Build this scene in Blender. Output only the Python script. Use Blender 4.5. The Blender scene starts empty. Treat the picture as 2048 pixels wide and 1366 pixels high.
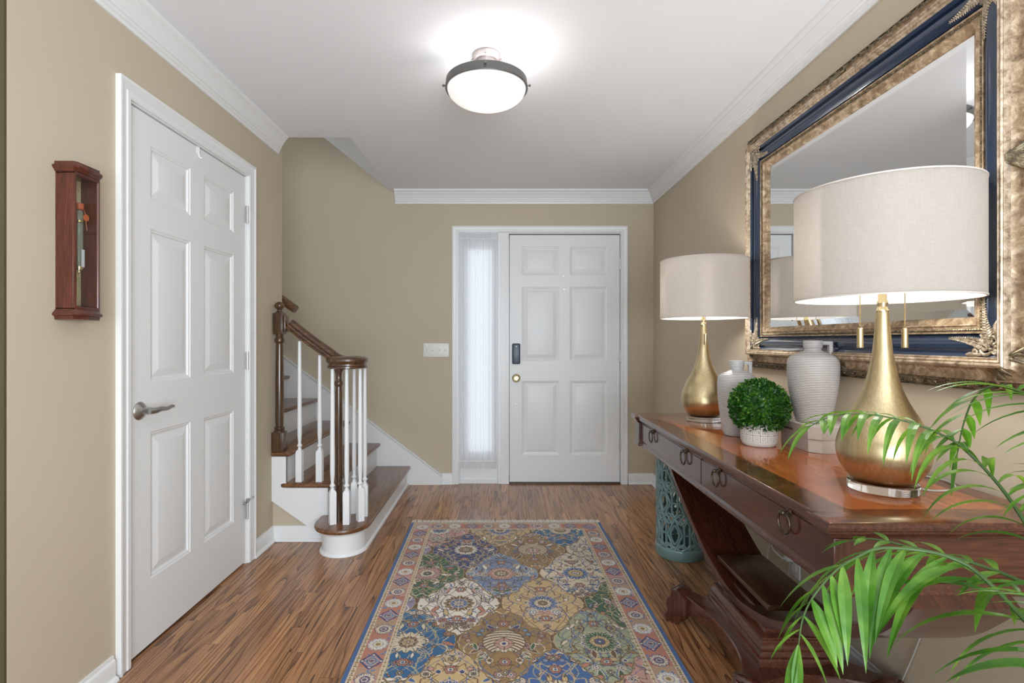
import bpy, bmesh, math, random
import numpy as np
from mathutils import Vector, Matrix, noise as mnoise
random.seed(7)
rng = np.random.default_rng(11)
PI = math.pi
scene = bpy.context.scene
C = scene.collection

# ------------------------------------------------------------------ camera, world, exposure
FPX = 1035.0                      # focal length for a 2048 px wide frame
CAMZ = 1.17
cam_d = bpy.data.cameras.new('camera')
cam = bpy.data.objects.new('camera', cam_d); C.objects.link(cam)
cam.location = (0, 0, CAMZ); cam.rotation_euler = (PI/2, 0, 0)
cam_d.sensor_width = 36; cam_d.lens = 36*FPX/2048
cam_d.shift_x = (1024-1003)/2048; cam_d.shift_y = (681-683)/2048
cam_d.clip_start = 0.02
scene.camera = cam

w = bpy.data.worlds.new('world'); scene.world = w; w.use_nodes = True
WORLD_STRENGTH = 1.25
w.node_tree.nodes['Background'].inputs[0].default_value = (0.86, 0.94, 1.03, 1)
w.node_tree.nodes['Background'].inputs[1].default_value = WORLD_STRENGTH

vs = scene.view_settings
vs.view_transform = 'Standard'; vs.look = 'None'; vs.gamma = 1; vs.use_curve_mapping = False
vs.exposure = 0.28

def point_light(name, loc, power, radius, col, parent=None):
    d = bpy.data.lights.new(name, 'POINT'); d.energy = power; d.shadow_soft_size = radius; d.color = col
    o = bpy.data.objects.new(name, d); C.objects.link(o); o.location = loc
    if parent: o.parent = parent
    return o

def fill_light(name, loc, rot, sx, sy, power, col):
    d = bpy.data.lights.new(name, 'AREA'); d.shape = 'RECTANGLE'; d.size = sx; d.size_y = sy
    d.energy = power; d.color = col
    o = bpy.data.objects.new(name, d); C.objects.link(o); o.location = loc; o.rotation_euler = rot
    return o
# added area fills, no visible source: one behind the camera, one up the stairwell
fill_light('fill_rear', (0.45, -1.35, 1.15), (PI/2+.62, 0, .60), 1.5, 1.5, 98, (0.86, 0.955, 1.05))
fill_light('fill_stairwell', (-3.7, 3.7, 3.0), (0, -PI/2, 0), 1.0, 0.9, 15, (0.76, 0.88, 1.0))

# ------------------------------------------------------------------ room measures
XL, XR, YB = -1.338, 1.24, 4.22
ZC = 2.39

# ------------------------------------------------------------------ material helpers
def srgb(*c):
    return tuple(((v/255)/12.92 if v/255 <= 0.04045 else ((v/255+0.055)/1.055)**2.4) for v in c)

class G:
    def __init__(s, name):
        s.m = bpy.data.materials.new(name); s.m.use_nodes = True
        s.t = s.m.node_tree; s.b = s.t.nodes['Principled BSDF']; s.out = s.t.nodes['Material Output']
    def n(s, typ, props=None, **inp):
        nd = s.t.nodes.new(typ)
        for k, v in (props or {}).items(): setattr(nd, k, v)
        for k, v in inp.items():
            key = int(k[1:]) if k[0] == 'i' and k[1:].isdigit() else k.replace('_', ' ')
            s.set(nd.inputs[key], v)
        return nd
    def set(s, sock, v):
        if isinstance(v, bpy.types.NodeSocket): s.t.links.new(v, sock)
        elif isinstance(v, (tuple, list)):
            v = tuple(v)
            if len(sock.default_value) == 4 and len(v) == 3: v = v+(1,)
            sock.default_value = v
        else: sock.default_value = v
    def math(s, op, a, b=None, c=None):
        nd = s.t.nodes.new('ShaderNodeMath'); nd.operation = op
        s.set(nd.inputs[0], a)
        if b is not None: s.set(nd.inputs[1], b)
        if c is not None: s.set(nd.inputs[2], c)
        return nd.outputs[0]
    def mix(s, f, a, b, mode='MIX'):
        nd = s.t.nodes.new('ShaderNodeMix'); nd.data_type = 'RGBA'; nd.blend_type = mode
        s.set(nd.inputs[0], f); s.set(nd.inputs[6], a); s.set(nd.inputs[7], b)
        return nd.outputs[2]
    def ramp(s, f, stops):
        nd = s.t.nodes.new('ShaderNodeValToRGB'); el = nd.color_ramp.elements
        while len(el) < len(stops): el.new(0.5)
        for e, (p, c) in zip(el, stops):
            e.position = p; e.color = tuple(c)+(1,) if len(c) == 3 else c
        s.set(nd.inputs[0], f); return nd.outputs[0]
    def coord(s, scale=(1, 1, 1), loc=(0, 0, 0), rot=(0, 0, 0)):
        tc = s.n('ShaderNodeTexCoord'); mp = s.n('ShaderNodeMapping')
        s.t.links.new(tc.outputs['Object'], mp.inputs[0])
        mp.inputs['Scale'].default_value = scale; mp.inputs['Location'].default_value = loc
        mp.inputs['Rotation'].default_value = rot
        return mp.outputs[0]
    def noise(s, vec, scale, detail=3, rough=0.5, dist=0.0):
        return s.n('ShaderNodeTexNoise', Vector=vec, Scale=scale, Detail=detail, Roughness=rough, Distortion=dist).outputs[0]
    def bump(s, h, strength=0.2, dist=0.002):
        nd = s.n('ShaderNodeBump', Strength=strength, Distance=dist, Height=h)
        s.t.links.new(nd.outputs[0], s.b.inputs['Normal'])
    def base(s, v): s.set(s.b.inputs['Base Color'], v)
    def p(s, **k):
        for a, v in k.items(): s.set(s.b.inputs[a.replace('_', ' ')], v)
        return s

def simple(name, col, rough=0.5, metal=0.0, var=0.0, vscale=30, bump=0.0, bscale=200, coat=0.0, spec=None):
    g = G(name)
    g.p(Roughness=rough, Metallic=metal)
    if coat: g.p(Coat_Weight=coat, Coat_Roughness=0.08)
    if spec is not None: g.p(Specular_IOR_Level=spec)
    if var:
        f = g.noise(g.coord(), vscale, 4)
        g.base(g.ramp(f, [(0.3, tuple(c*(1-var) for c in col)), (0.7, tuple(min(1, c*(1+var)) for c in col))]))
    else: g.base(col)
    if bump: g.bump(g.noise(g.coord(), bscale, 3), bump, 0.001)
    return g.m

def wood(name, dark, mid, light, axis='x', rough=0.3, coat=0.3, scale=1.0, fig=0.5):
    g = G(name)
    sc = {'x': (0.07, 1, 1), 'y': (1, 0.07, 1), 'z': (1, 1, 0.07), 'yz': (1, .07, .07)}[axis]
    sc = tuple(v*scale for v in sc)
    v = g.coord(sc)
    big = g.noise(v, 9, 3, 0.5, 0.3)
    rings = g.math('SINE', g.math('MULTIPLY', big, 55.0))
    rings = g.math('MULTIPLY_ADD', rings, 0.5, 0.5)
    fine = g.noise(v, 160, 3, 0.6)
    f = g.math('MULTIPLY_ADD', g.math('SUBTRACT', rings, 0.5), fig*0.45, g.math('MULTIPLY_ADD', g.math('SUBTRACT', fine, 0.5), 0.9, 0.5))
    g.base(g.ramp(f, [(0.15, dark), (0.5, mid), (0.85, light)]))
    g.p(Roughness=rough, Coat_Weight=coat, Coat_Roughness=0.12)
    g.bump(fine, 0.06, 0.001)
    return g.m

# ------------------------------------------------------------------ geometry helpers
def new(): return bmesh.new()

def box(bm, x0, x1, y0, y1, z0, z1, bev=0.0, seg=2):
    vs_ = [bm.verts.new(p) for p in ((x0,y0,z0),(x1,y0,z0),(x1,y1,z0),(x0,y1,z0),(x0,y0,z1),(x1,y0,z1),(x1,y1,z1),(x0,y1,z1))]
    fs = [bm.faces.new([vs_[i] for i in f]) for f in ((0,3,2,1),(4,5,6,7),(0,1,5,4),(1,2,6,5),(2,3,7,6),(3,0,4,7))]
    if bev:
        es = list({e for f in fs for e in f.edges})
        bmesh.ops.bevel(bm, geom=es, offset=bev, segments=seg, affect='EDGES', profile=0.5)

def loft(bm, loops, ring=False, cap=True, closed=True):
    L = [[bm.verts.new(p) for p in lp] for lp in loops]
    n = len(L[0]); m = len(L)
    for i in range(m if ring else m-1):
        a, b = L[i], L[(i+1) % m]
        for j in range(n if closed else n-1):
            k = (j+1) % n
            try: bm.faces.new((a[j], a[k], b[k], b[j]))
            except ValueError: pass
    if cap and not ring and closed:
        try: bm.faces.new(list(reversed(L[0]))); bm.faces.new(L[-1])
        except ValueError: pass

def lathe(bm, prof, c=(0, 0, 0), seg=32, axis='z', capb=True, capt=True, closed_prof=False):
    """prof: list of (r, h)"""
    rings = []
    for r, h in prof:
        ring = []
        for i in range(seg):
            a = 2*PI*i/seg; x, y = r*math.cos(a), r*math.sin(a)
            p = {'z': (x, y, h), 'x': (h, x, y), 'y': (x, h, y)}[axis]
            ring.append(bm.verts.new((c[0]+p[0], c[1]+p[1], c[2]+p[2])))
        rings.append(ring)
    n = len(rings)
    for i in range(n if closed_prof else n-1):
        a, b = rings[i], rings[(i+1) % n]
        for j in range(seg):
            k = (j+1) % seg
            bm.faces.new((a[j], a[k], b[k], b[j]))
    if not closed_prof:
        if capb: bm.faces.new(list(reversed(rings[0])))
        if capt: bm.faces.new(rings[-1])

def smooth_path(pts, n=8, closed=False):
    """Catmull-Rom through pts"""
    P = [Vector(p) for p in pts]; out = []
    m = len(P)
    rngi = range(m if closed else m-1)
    for i in rngi:
        if closed: p0, p1, p2, p3 = P[i-1], P[i], P[(i+1) % m], P[(i+2) % m]
        else: p0, p1, p2, p3 = P[max(i-1, 0)], P[i], P[i+1], P[min(i+2, m-1)]
        for k in range(n):
            t = k/n
            out.append(0.5*((2*p1)+(p2-p0)*t+(2*p0-5*p1+4*p2-p3)*t*t+(3*p1-p0-3*p2+p3)*t**3))
    if not closed: out.append(P[-1])
    return out

def tube(bm, pts, r, seg=8, closed=False, cap=True, flat=None):
    """round (or flattened: flat=(normal, ratio)) tube; r number or list"""
    P = [Vector(p) for p in pts]; m = len(P); loops = []
    up = Vector((0, 0, 1)); prev = None
    for i in range(m):
        a = P[i-1] if (i > 0 or closed) else P[i]
        b = P[(i+1) % m] if (i < m-1 or closed) else P[i]
        t = (b-a).normalized()
        if prev is None:
            ref = up if abs(t.z) < 0.9 else Vector((1, 0, 0))
            n1 = t.cross(ref).normalized()
        else:
            n1 = (prev - t*prev.dot(t)).normalized()
        prev = n1; n2 = t.cross(n1)
        rr = r[i] if isinstance(r, (list, tuple)) else r
        lp = []
        for k in range(seg):
            an = 2*PI*k/seg
            off = n1*math.cos(an)*rr+n2*math.sin(an)*rr
            if flat:
                fn = Vector(flat[0]); off = off - fn*off.dot(fn)*(1-flat[1])
            lp.append(P[i]+off)
        loops.append(lp)
    loft(bm, loops, ring=closed, cap=cap)

def sphere(bm, c, r, u=12, v=8, scale=(1, 1, 1)):
    def P(th, ph): return (c[0]+r*scale[0]*math.sin(th)*math.cos(ph), c[1]+r*scale[1]*math.sin(th)*math.sin(ph), c[2]+r*scale[2]*math.cos(th))
    top = bm.verts.new(P(0, 0)); bot = bm.verts.new(P(PI, 0))
    R = [[bm.verts.new(P(PI*j/v, 2*PI*i/u)) for i in range(u)] for j in range(1, v)]
    for i in range(u):
        k = (i+1) % u
        bm.faces.new((top, R[0][i], R[0][k])); bm.faces.new((bot, R[-1][k], R[-1][i]))
        for a, b in zip(R, R[1:]): bm.faces.new((a[i], b[i], b[k], a[k]))

def prism(bm, poly, axis, a, b):
    """extrude a 2D polygon along axis from a to b; poly coords in the two other axes in xyz order"""
    def P(p, h): return {'x': (h, p[0], p[1]), 'y': (p[0], h, p[1]), 'z': (p[0], p[1], h)}[axis]
    loft(bm, [[P(p, a) for p in poly], [P(p, b) for p in poly]])

def finish(bm, sharp=35):
    bmesh.ops.recalc_face_normals(bm, faces=bm.faces[:])
    th = math.radians(sharp)
    for f in bm.faces: f.smooth = True
    for e in bm.edges:
        if len(e.link_faces) == 2:
            if e.calc_face_angle(0) > th: e.smooth = False

def obj(name, bm, mat, parent=None, sharp=35, bevel=0.0, recalc=True):
    if recalc: finish(bm, sharp)
    me = bpy.data.meshes.new(name)
    bm.to_mesh(me); bm.free()
    o = bpy.data.objects.new(name, me); C.objects.link(o)
    for m in (mat if isinstance(mat, (list, tuple)) else [mat]): me.materials.append(m)
    if parent is not None:
        off = Vector(parent.get('_w', (0, 0, 0)))
        me.transform(Matrix.Translation(-off)); o.parent = parent; o['_w'] = tuple(off)
    if bevel:
        md = o.modifiers.new('bevel', 'BEVEL'); md.width = bevel; md.segments = 2; md.limit_method = 'ANGLE'; md.angle_limit = math.radians(50)
    return o

def recentre(o, loc):
    o.data.transform(Matrix.Translation(-Vector(loc))); o.location = loc; o['_w'] = tuple(loc)

def thing(name, label, cat, loc=(0, 0, 0), group=None):
    o = bpy.data.objects.new(name, None); C.objects.link(o); o.empty_display_size = 0.05
    o.location = loc; o['_w'] = tuple(loc); o['label'] = label; o['category'] = cat
    if group: o['group'] = group
    return o

def tag(o, label, cat, group=None):
    o['label'] = label; o['category'] = cat
    if group: o['group'] = group
    return o

def struct(name, bm, mat, parent=None, **k):
    o = obj(name, bm, mat, parent, **k)
    if parent is None: o['kind'] = 'structure'
    return o

def sthing(name, loc=(0, 0, 0)):
    o = bpy.data.objects.new(name, None); C.objects.link(o); o.location = loc; o['_w'] = tuple(loc); o['kind'] = 'structure'
    o.empty_display_size = 0.05
    return o

def at(px, py, Y):
    """a point of the photograph (2048 px frame) at the distance Y"""
    return Vector(((px-1003)/FPX*Y, Y, CAMZ-(py-681)/FPX*Y))

# ------------------------------------------------------------------ materials
WALLC = (0.545, 0.465, 0.350)
g = G('wall_paint'); g.p(Roughness=0.75, Specular_IOR_Level=0.3)
g.base(g.ramp(g.noise(g.coord(), 1.5, 3), [(0.3, tuple(c*0.97 for c in WALLC)), (0.7, tuple(c*1.02 for c in WALLC))]))
g.bump(g.noise(g.coord(), 350, 2), 0.05, 0.001); M_WALL = g.m
M_CEIL = simple('ceiling_paint', (0.86, 0.875, 0.895), 0.85, bump=0.03, bscale=300)
M_TRIM = simple('white_trim_paint', (0.80, 0.80, 0.79), 0.35, bump=0.02, bscale=60)
M_DOOR = simple('white_door_paint', (0.79, 0.79, 0.78), 0.38, bump=0.03, bscale=90)
M_STEEL = simple('brushed_steel', (0.42, 0.41, 0.39), 0.32, 1.0, bump=0.05, bscale=500)
M_HINGE = simple('hinge_metal', (0.62, 0.62, 0.60), 0.4, 0.6)
M_BRASS = simple('polished_brass', (0.75, 0.62, 0.36), 0.18, 1.0)
M_LOCK = simple('lock_plastic', (0.035, 0.055, 0.085), 0.35)
M_PLATE = simple('switch_plastic', (0.76, 0.74, 0.68), 0.4)
M_DARK = simple('dark_gap', (0.02, 0.018, 0.015), 0.8)
M_STAIR = wood('stair_oak', srgb(62, 38, 22), srgb(112, 74, 46), srgb(150, 106, 70), 'y', 0.28, 0.4)
M_STAIRX = wood('stair_oak_nosing', srgb(62, 38, 22), srgb(104, 68, 42), srgb(140, 98, 64), 'x', 0.28, 0.4)
M_RAIL = wood('rail_oak', srgb(46, 29, 18), srgb(84, 56, 34), srgb(122, 84, 52), 'x', 0.25, 0.5)
M_NEWEL = wood('newel_oak', srgb(40, 27, 18), srgb(76, 52, 32), srgb(108, 76, 48), 'z', 0.25, 0.5)
M_MAHOG = wood('mahogany', srgb(44, 23, 16), srgb(80, 44, 31), srgb(108, 64, 46), 'y', 0.22, 0.6, fig=.25)
M_MAHOGZ = wood('mahogany_upright', srgb(38, 19, 13), srgb(70, 37, 26), srgb(98, 56, 40), 'z', 0.24, 0.5, fig=.25)
M_MAHOGX = wood('mahogany_end', srgb(44, 23, 15), srgb(82, 45, 30), srgb(112, 66, 45), 'x', 0.22, 0.6, fig=.25)
M_MAHOGC = wood('mahogany_curved', srgb(40, 18, 11), srgb(72, 35, 23), srgb(98, 52, 34), 'yz', 0.24, 0.5, fig=.2)
M_CASE = wood('case_mahogany', srgb(44, 18, 12), srgb(82, 37, 25), srgb(112, 58, 40), 'z', 0.3, 0.4, 1.6, .3)
M_BRONZE = simple('aged_bronze', (0.10, 0.075, 0.05), 0.35, 0.9)

def floor_mat():
    g = G('oak_strip_floor')
    tc = g.n('ShaderNodeTexCoord'); sep = g.n('ShaderNodeSeparateXYZ', Vector=tc.outputs['Object'])
    x, y = sep.outputs[0], sep.outputs[1]
    fx = g.math('DIVIDE', x, 0.0573); ix = g.math('FLOOR', fx)
    r1 = g.n('ShaderNodeTexWhiteNoise', {'noise_dimensions': '1D'}, W=ix).outputs[0]
    yy = g.math('MULTIPLY_ADD', r1, 7.3, y)
    fy = g.math('DIVIDE', yy, 0.82); iy = g.math('FLOOR', fy)
    cmb = g.n('ShaderNodeCombineXYZ', X=ix, Y=iy)
    r2 = g.n('ShaderNodeTexWhiteNoise', {'noise_dimensions': '2D'}, Vector=cmb.outputs[0]).outputs[0]
    # grain
    gx = g.math('MULTIPLY_ADD', r2, 13.0, x); gz = g.math('MULTIPLY', r2, 31.0)
    v1 = g.n('ShaderNodeCombineXYZ', X=gx, Y=g.math('MULTIPLY', y, 0.055), Z=gz).outputs[0]
    big = g.noise(v1, 15, 2, 0.4, 0.15)
    ring = g.math('FRACT', g.math('MULTIPLY', big, 9.0))
    ring = g.math('POWER', ring, 4.0)
    v2 = g.n('ShaderNodeCombineXYZ', X=gx, Y=g.math('MULTIPLY', y, 0.012), Z=gz).outputs[0]
    fine = g.noise(v2, 230, 3, 0.65)
    v3 = g.n('ShaderNodeCombineXYZ', X=gx, Y=g.math('MULTIPLY', y, 0.02), Z=gz).outputs[0]
    pores = g.noise(v3, 420, 2, 0.5)
    f = g.math('MULTIPLY_ADD', g.math('SUBTRACT', fine, 0.5), 1.05, 0.60)
    f = g.math('SUBTRACT', f, g.math('MULTIPLY', ring, 0.50))
    f = g.math('SUBTRACT', f, g.math('MULTIPLY', g.math('GREATER_THAN', pores, 0.62), 0.16))
    col = g.ramp(f, [(0.05, srgb(68, 41, 24)), (0.4, srgb(140, 94, 60)), (0.75, srgb(192, 142, 97)), (1.0, srgb(216, 170, 122))])
    tint = g.ramp(r2, [(0.0, (0.78, 0.76, 0.74)), (0.5, (1, 1, 1)), (1.0, (1.16, 1.15, 1.12))])
    col = g.mix(1.0, col, tint, 'MULTIPLY')
    # seams
    sx = g.math('ABSOLUTE', g.math('SUBTRACT', g.math('FRACT', fx), 0.5))
    sy = g.math('ABSOLUTE', g.math('SUBTRACT', g.math('FRACT', fy), 0.5))
    seam = g.math('MAXIMUM', g.math('GREATER_THAN', sx, 0.488), g.math('GREATER_THAN', sy, 0.4988))
    col = g.mix(g.math('MULTIPLY', seam, 0.65), col, srgb(50, 32, 20))
    g.base(col)
    g.p(Roughness=g.math('MULTIPLY_ADD', fine, 0.16, 0.22), Coat_Weight=0.25, Coat_Roughness=0.2)
    hgt = g.math('SUBTRACT', g.math('MULTIPLY', fine, 0.3), g.math('ADD', seam, g.math('MULTIPLY', ring, 0.15)))
    g.bump(hgt, 0.12, 0.001)
    return g.m
M_FLOOR = floor_mat()

# ------------------------------------------------------------------ the room shell
bm = new(); box(bm, -4.2, 1.36, -2.5, 4.36, -0.1, 0); struct('floor', bm, M_FLOOR)
bm = new()
OPX, OPY = -0.905, 3.11
box(bm, -4.2, XR+.12, -2.5, OPY, ZC, ZC+.25)
box(bm, OPX, XR+.12, OPY, YB+.12, ZC, ZC+.25)
# sloping soffit over the stairwell
SL = 0.80
prism(bm, [(OPX, ZC), (OPX, ZC+.25), (-4.2, ZC+(OPX+4.2)*SL+.25), (-4.2, ZC+(OPX+4.2)*SL)], 'y', OPY, YB+.12)
struct('ceiling', bm, M_CEIL)

DY0, DY1, DZ = 1.856, 2.722, 2.035      # closet door opening in the left wall
bm = new()
box(bm, XL-.12, XL, 1.40, DY0, 0, ZC)
box(bm, XL-.12, XL, DY1, 3.155, 0, ZC)
box(bm, XL-.12, XL, DY0, DY1, DZ, ZC)
struct('wall_left', bm, M_WALL)
M_SHADED_RETURN = simple('shaded_return_wall', (0.075, 0.06, 0.025), 0.8)  # shade on the return wall is put into this dark olive colour
bm = new(); box(bm, -2.6, XL-.12, 1.40, 1.52, 0, ZC); box(bm, XL-.12, XL-.0005, 1.392, 1.3995, 0, ZC); struct('wall_left_return', bm, M_SHADED_RETURN)
bm = new(); box(bm, -2.72, -2.6, -2.5, 1.52, 0, ZC); struct('wall_far_left', bm, M_WALL)
bm = new()
box(bm, -4.2, XL-.12, 3.02, 3.155, 0, ZC)
box(bm, -4.2, OPX, 3.0, OPY, ZC+.25, 5.2)
box(bm, -4.2, XL-.12, OPY, 3.155, ZC, 5.2)
struct('wall_stair_side', bm, M_WALL)
bm = new(); box(bm, -4.32, -4.2, 3.0, YB+.12, 0, 5.3); struct('wall_stair_end', bm, M_WALL)
bm = new(); box(bm, XR, XR+.12, -2.5, YB+.12, 0, ZC); struct('wall_right', bm, M_WALL)
K = YB/FPX
def bx_(px): return (px-1003)*K
def bz_(py): return CAMZ-(py-681)*K
OX0, OX1, OZ = bx_(917), bx_(1242), bz_(465)    # entry unit opening in the back wall
bm = new()
box(bm, -4.2, OX0, YB, YB+.12, 0, 5.3)
box(bm, OX1, XR, YB, YB+.12, 0, ZC)
box(bm, OX0, OX1, YB, YB+.12, OZ, ZC)
struct('wall_back', bm, M_WALL)
# low wall under the stringer
def strz(X): return 0.0416+(-1.0586-X)*0.70     # lower edge of the stringer
bm = new()
prism(bm, [(XL, 0), (-0.995, 0), (XL, strz(XL)+.02)], 'y', 3.028, 3.10)
struct('wall_under_stairs', bm, M_WALL)

# crown mouldings
CP = [(0, -.107), (.008, -.107), (.010, -.094), (.016, -.090), (.017, -.080), (.023, -.077), (.024, -.068),
      (.030, -.060), (.035, -.050), (.042, -.038), (.050, -.030), (.050, -.024), (.057, -.020), (.064, -.012), (.065, -.0005), (0, -.0005)]
bm = new(); loft(bm, [[(XL+d, 1.38, ZC+h) for d, h in CP], [(XL+d, 3.09, ZC+h) for d, h in CP]]); struct('trim_1', bm, M_TRIM, sharp=25)
bm = new()
loft(bm, [[(-0.865, YB-d, ZC+h) for d, h in CP], [(XR-d, YB-d, ZC+h) for d, h in CP], [(XR-d, -2.4, ZC+h) for d, h in CP]])
struct('trim_2', bm, M_TRIM, sharp=25)

# baseboards with shoe mould
BP = [(0, 0.001), (.026, 0.001), (.026, .006), (.022, .014), (.013, .018), (.013, .066), (.011, .072), (.007, .077), (.006, .088), (0, .088)]
def base_lr(name, loops): bm = new(); loft(bm, loops); struct(name, bm, M_TRIM, sharp=25)
base_lr('baseboard_left', [[(XL+d, 1.38, h) for d, h in BP], [(XL+d, 1.778, h) for d, h in BP]])
base_lr('baseboard_stairs', [[(XL+d, 2.774, h) for d, h in BP], [(XL+d, 3.028-d, h) for d, h in BP], [(-1.0, 3.028-d, h) for d, h in BP]])
base_lr('baseboard_right', [[(bx_(1256), YB-d, h) for d, h in BP], [(XR-d, YB-d, h) for d, h in BP], [(XR-d, -2.4, h) for d, h in BP]])
base_lr('baseboard_back', [[(bx_(878), YB-d, h) for d, h in BP], [(bx_(905), YB-d, h) for d, h in BP]])

# ------------------------------------------------------------------ casings
def casing(name, P, u0, u1, v1, wdt, mat=M_TRIM):
    """P(u, v, w) -> world; opening u0..u1, top v1; frame of width wdt"""
    prof = [(0, 0), (0, .010), (.006, .014), (wdt*.35, .015), (wdt*.42, .012), (wdt*.80, .016), (wdt*.86, .020), (wdt, .020), (wdt, 0)]
    loops = [[P(u0-a, 0.0005, b) for a, b in prof], [P(u0-a, v1+a, b) for a, b in prof],
             [P(u1+a, v1+a, b) for a, b in prof], [P(u1+a, 0.0005, b) for a, b in prof]]
    bm = new(); loft(bm, loops); return struct(name, bm, mat, sharp=25)
Pl = lambda u, v, w_: (XL+w_, u, v)
Pb = lambda u, v, w_: (u, YB-w_, v)
casing('trim_3', Pl, DY0, DY1, DZ, 0.062)
casing('trim_4', Pb, OX0, OX1, OZ, 0.0495)
# closet jamb
bm = new()
for a, b, c, d in ((DY0, DY0+.006, 0, DZ-.006), (DY1-.006, DY1, 0, DZ-.006), (DY0, DY1, DZ-.006, DZ)):
    box(bm, XL-.119, XL, a, b, c+.0005, d)
box(bm, XL-.119, XL-.045, DY0+.006, DY0+.016, .0005, DZ-.006); box(bm, XL-.119, XL-.045, DY1-.016, DY1-.006, .0005, DZ-.006)
struct('trim_5', bm, M_TRIM)

# ------------------------------------------------------------------ six-panel doors
def door_slab(bm, P, W, H, cols, rows, T=0.035):
    us = [0]+[c for ab in cols for c in ab]+[W]; vs2 = [0]+[r for ab in rows for r in ab]+[H]
    us.sort(); vs2.sort()
    def q(pts): bm.faces.new([bm.verts.new(P(*p)) for p in pts])
    for i in range(len(us)-1):
        for j in range(len(vs2)-1):
            u0, u1, v0, v1 = us[i], us[i+1], vs2[j], vs2[j+1]
            if (u0, u1) in cols and (v0, v1) in rows:
                lv = [(0, 0), (.004, -.0035), (.010, -.0045), (.014, -.0095), (.020, -.0105), (.048, -.0035), (.051, -.0030)]
                for (a, b), (c, d) in zip(lv, lv[1:]):
                    A = [(u0+a, v0+a, b), (u1-a, v0+a, b), (u1-a, v1-a, b), (u0+a, v1-a, b)]
                    B = [(u0+c, v0+c, d), (u1-c, v0+c, d), (u1-c, v1-c, d), (u0+c, v1-c, d)]
                    for k in range(4): q([A[k], A[(k+1) % 4], B[(k+1) % 4], B[k]])
                c, d = lv[-1]; q([(u0+c, v0+c, d), (u1-c, v0+c, d), (u1-c, v1-c, d), (u0+c, v1-c, d)])
            else: q([(u0, v0, 0), (u1, v0, 0), (u1, v1, 0), (u0, v1, 0)])
    q([(0, 0, 0), (0, H, 0), (0, H, -T), (0, 0, -T)]); q([(W, 0, 0), (W, H, 0), (W, H, -T), (W, 0, -T)])
    q([(0, H, 0), (W, H, 0), (W, H, -T), (0, H, -T)]); q([(0, 0, 0), (W, 0, 0), (W, 0, -T), (0, 0, -T)])
    q([(0, 0, -T), (W, 0, -T), (W, H, -T), (0, H, -T)])
    bmesh.ops.remove_doubles(bm, verts=bm.verts[:], dist=0.0002)

def hinge(P, u, v, parent, w0=0.0, ln=.09):
    """knuckle + leaf at height v; P maps (u,v,w)"""
    bm = new()
    for k in range(5):
        a = v+ln*k/5; r = .0058
        ring0 = []; ring1 = []
        for i in range(12):
            an = 2*PI*i/12
            ring0.append(P(u+r*math.cos(an), a+.0008, w0+r*math.sin(an))); ring1.append(P(u+r*math.cos(an), a+ln/5-.0008, w0+r*math.sin(an)))
        loft(bm, [ring0, ring1])
    ra = [P(u+.004*math.cos(2*PI*i/10), v-.004, w0+.004*math.sin(2*PI*i/10)) for i in range(10)]
    rb = [P(u+.004*math.cos(2*PI*i/10), v+ln+.004, w0+.004*math.sin(2*PI*i/10)) for i in range(10)]
    loft(bm, [ra, rb])
    loft(bm, [[P(u-.012, v, w0-.006), P(u+.012, v, w0-.006), P(u+.012, v, w0-.0045), P(u-.012, v, w0-.0045)],
              [P(u-.012, v+ln, w0-.006), P(u+.012, v+ln, w0-.006), P(u+.012, v+ln, w0-.0045), P(u-.012, v+ln, w0-.0045)]])
    return obj('hinge', bm, M_HINGE, parent)

# closet door (door_1), in the left wall
cy0, cy1 = 1.8645, 2.7135
d1 = sthing('door_1', (XL, (cy0+cy1)/2, 0))
Pc = lambda u, v, w_: (XL-.006+w_, cy0+u, .011+v)
W1, H1 = cy1-cy0, 2.014
bm = new()
door_slab(bm, Pc, W1, H1, [(.118, .372), (.474, .731)], [(.246, .809), (.999, 1.587), (1.699, 1.904)])
obj('slab', bm, M_DOOR, d1, sharp=12)
for z in (.235, 1.02, 1.785): hinge(lambda u, v, w_: (XL+.004+w_, cy1+.004+u, v), 0, z, d1)
# lever handle
hc = Vector((XL-.006, 1.905+.03, .0)); 
Yh = 1035*1.335/(1003-283); hz = CAMZ-(822-681)/FPX*Yh
bm = new()
lathe(bm, [(.0, 0), (.033, 0), (.034, .003), (.031, .007), (.022, .013), (.016, .018), (.013, .020), (.013, .042), (.0, .042)], (XL-.006, Yh, hz), 28, 'x', False, False)
hd = obj('rose', bm, M_STEEL, d1)
bm = new()
pts = smooth_path([(XL+.037, Yh-.004, hz), (XL+.047, Yh+.014, hz), (XL+.050, Yh+.04, hz+.003), (XL+.049, Yh+.075, hz+.0), (XL+.046, Yh+.108, hz+.004), (XL+.043, Yh+.125, hz+.002)], 6)
nn = len(pts); tube(bm, pts, [.0125*(1-.55*(i/(nn-1))) for i in range(nn)], 14)
obj('lever', bm, M_STEEL, hd)
bm = new(); box(bm, XL-.0055, XL-.0045+.001, cy0+.0002, cy0+.004, hz-.03, hz+.03); obj('latch_plate', bm, M_DARK, d1)
# hinge-pin door stop
bm = new()
zs = .335
tube(bm, [(XL+.006, cy1+.004, zs), (XL+.022, cy1-.012, zs), (XL+.020, cy1-.045, zs-.004)], .0035, 8)
lathe(bm, [(0, 0), (.009, 0), (.009, .008), (0, .008)], (XL+.012, cy1-.050, zs-.004), 12, 'x', False, False)
tube(bm, [(XL+.006, cy1+.004, zs), (XL+.024, cy1+.018, zs+.004), (XL+.022, cy1+.034, zs+.006)], .0035, 8)
lathe(bm, [(0, -.008), (.008, -.008), (.008, .006), (0, .006)], (XL+.006, cy1+.004, zs), 12, 'z', False, False)
obj('door_stop', bm, M_STEEL, d1)

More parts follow.
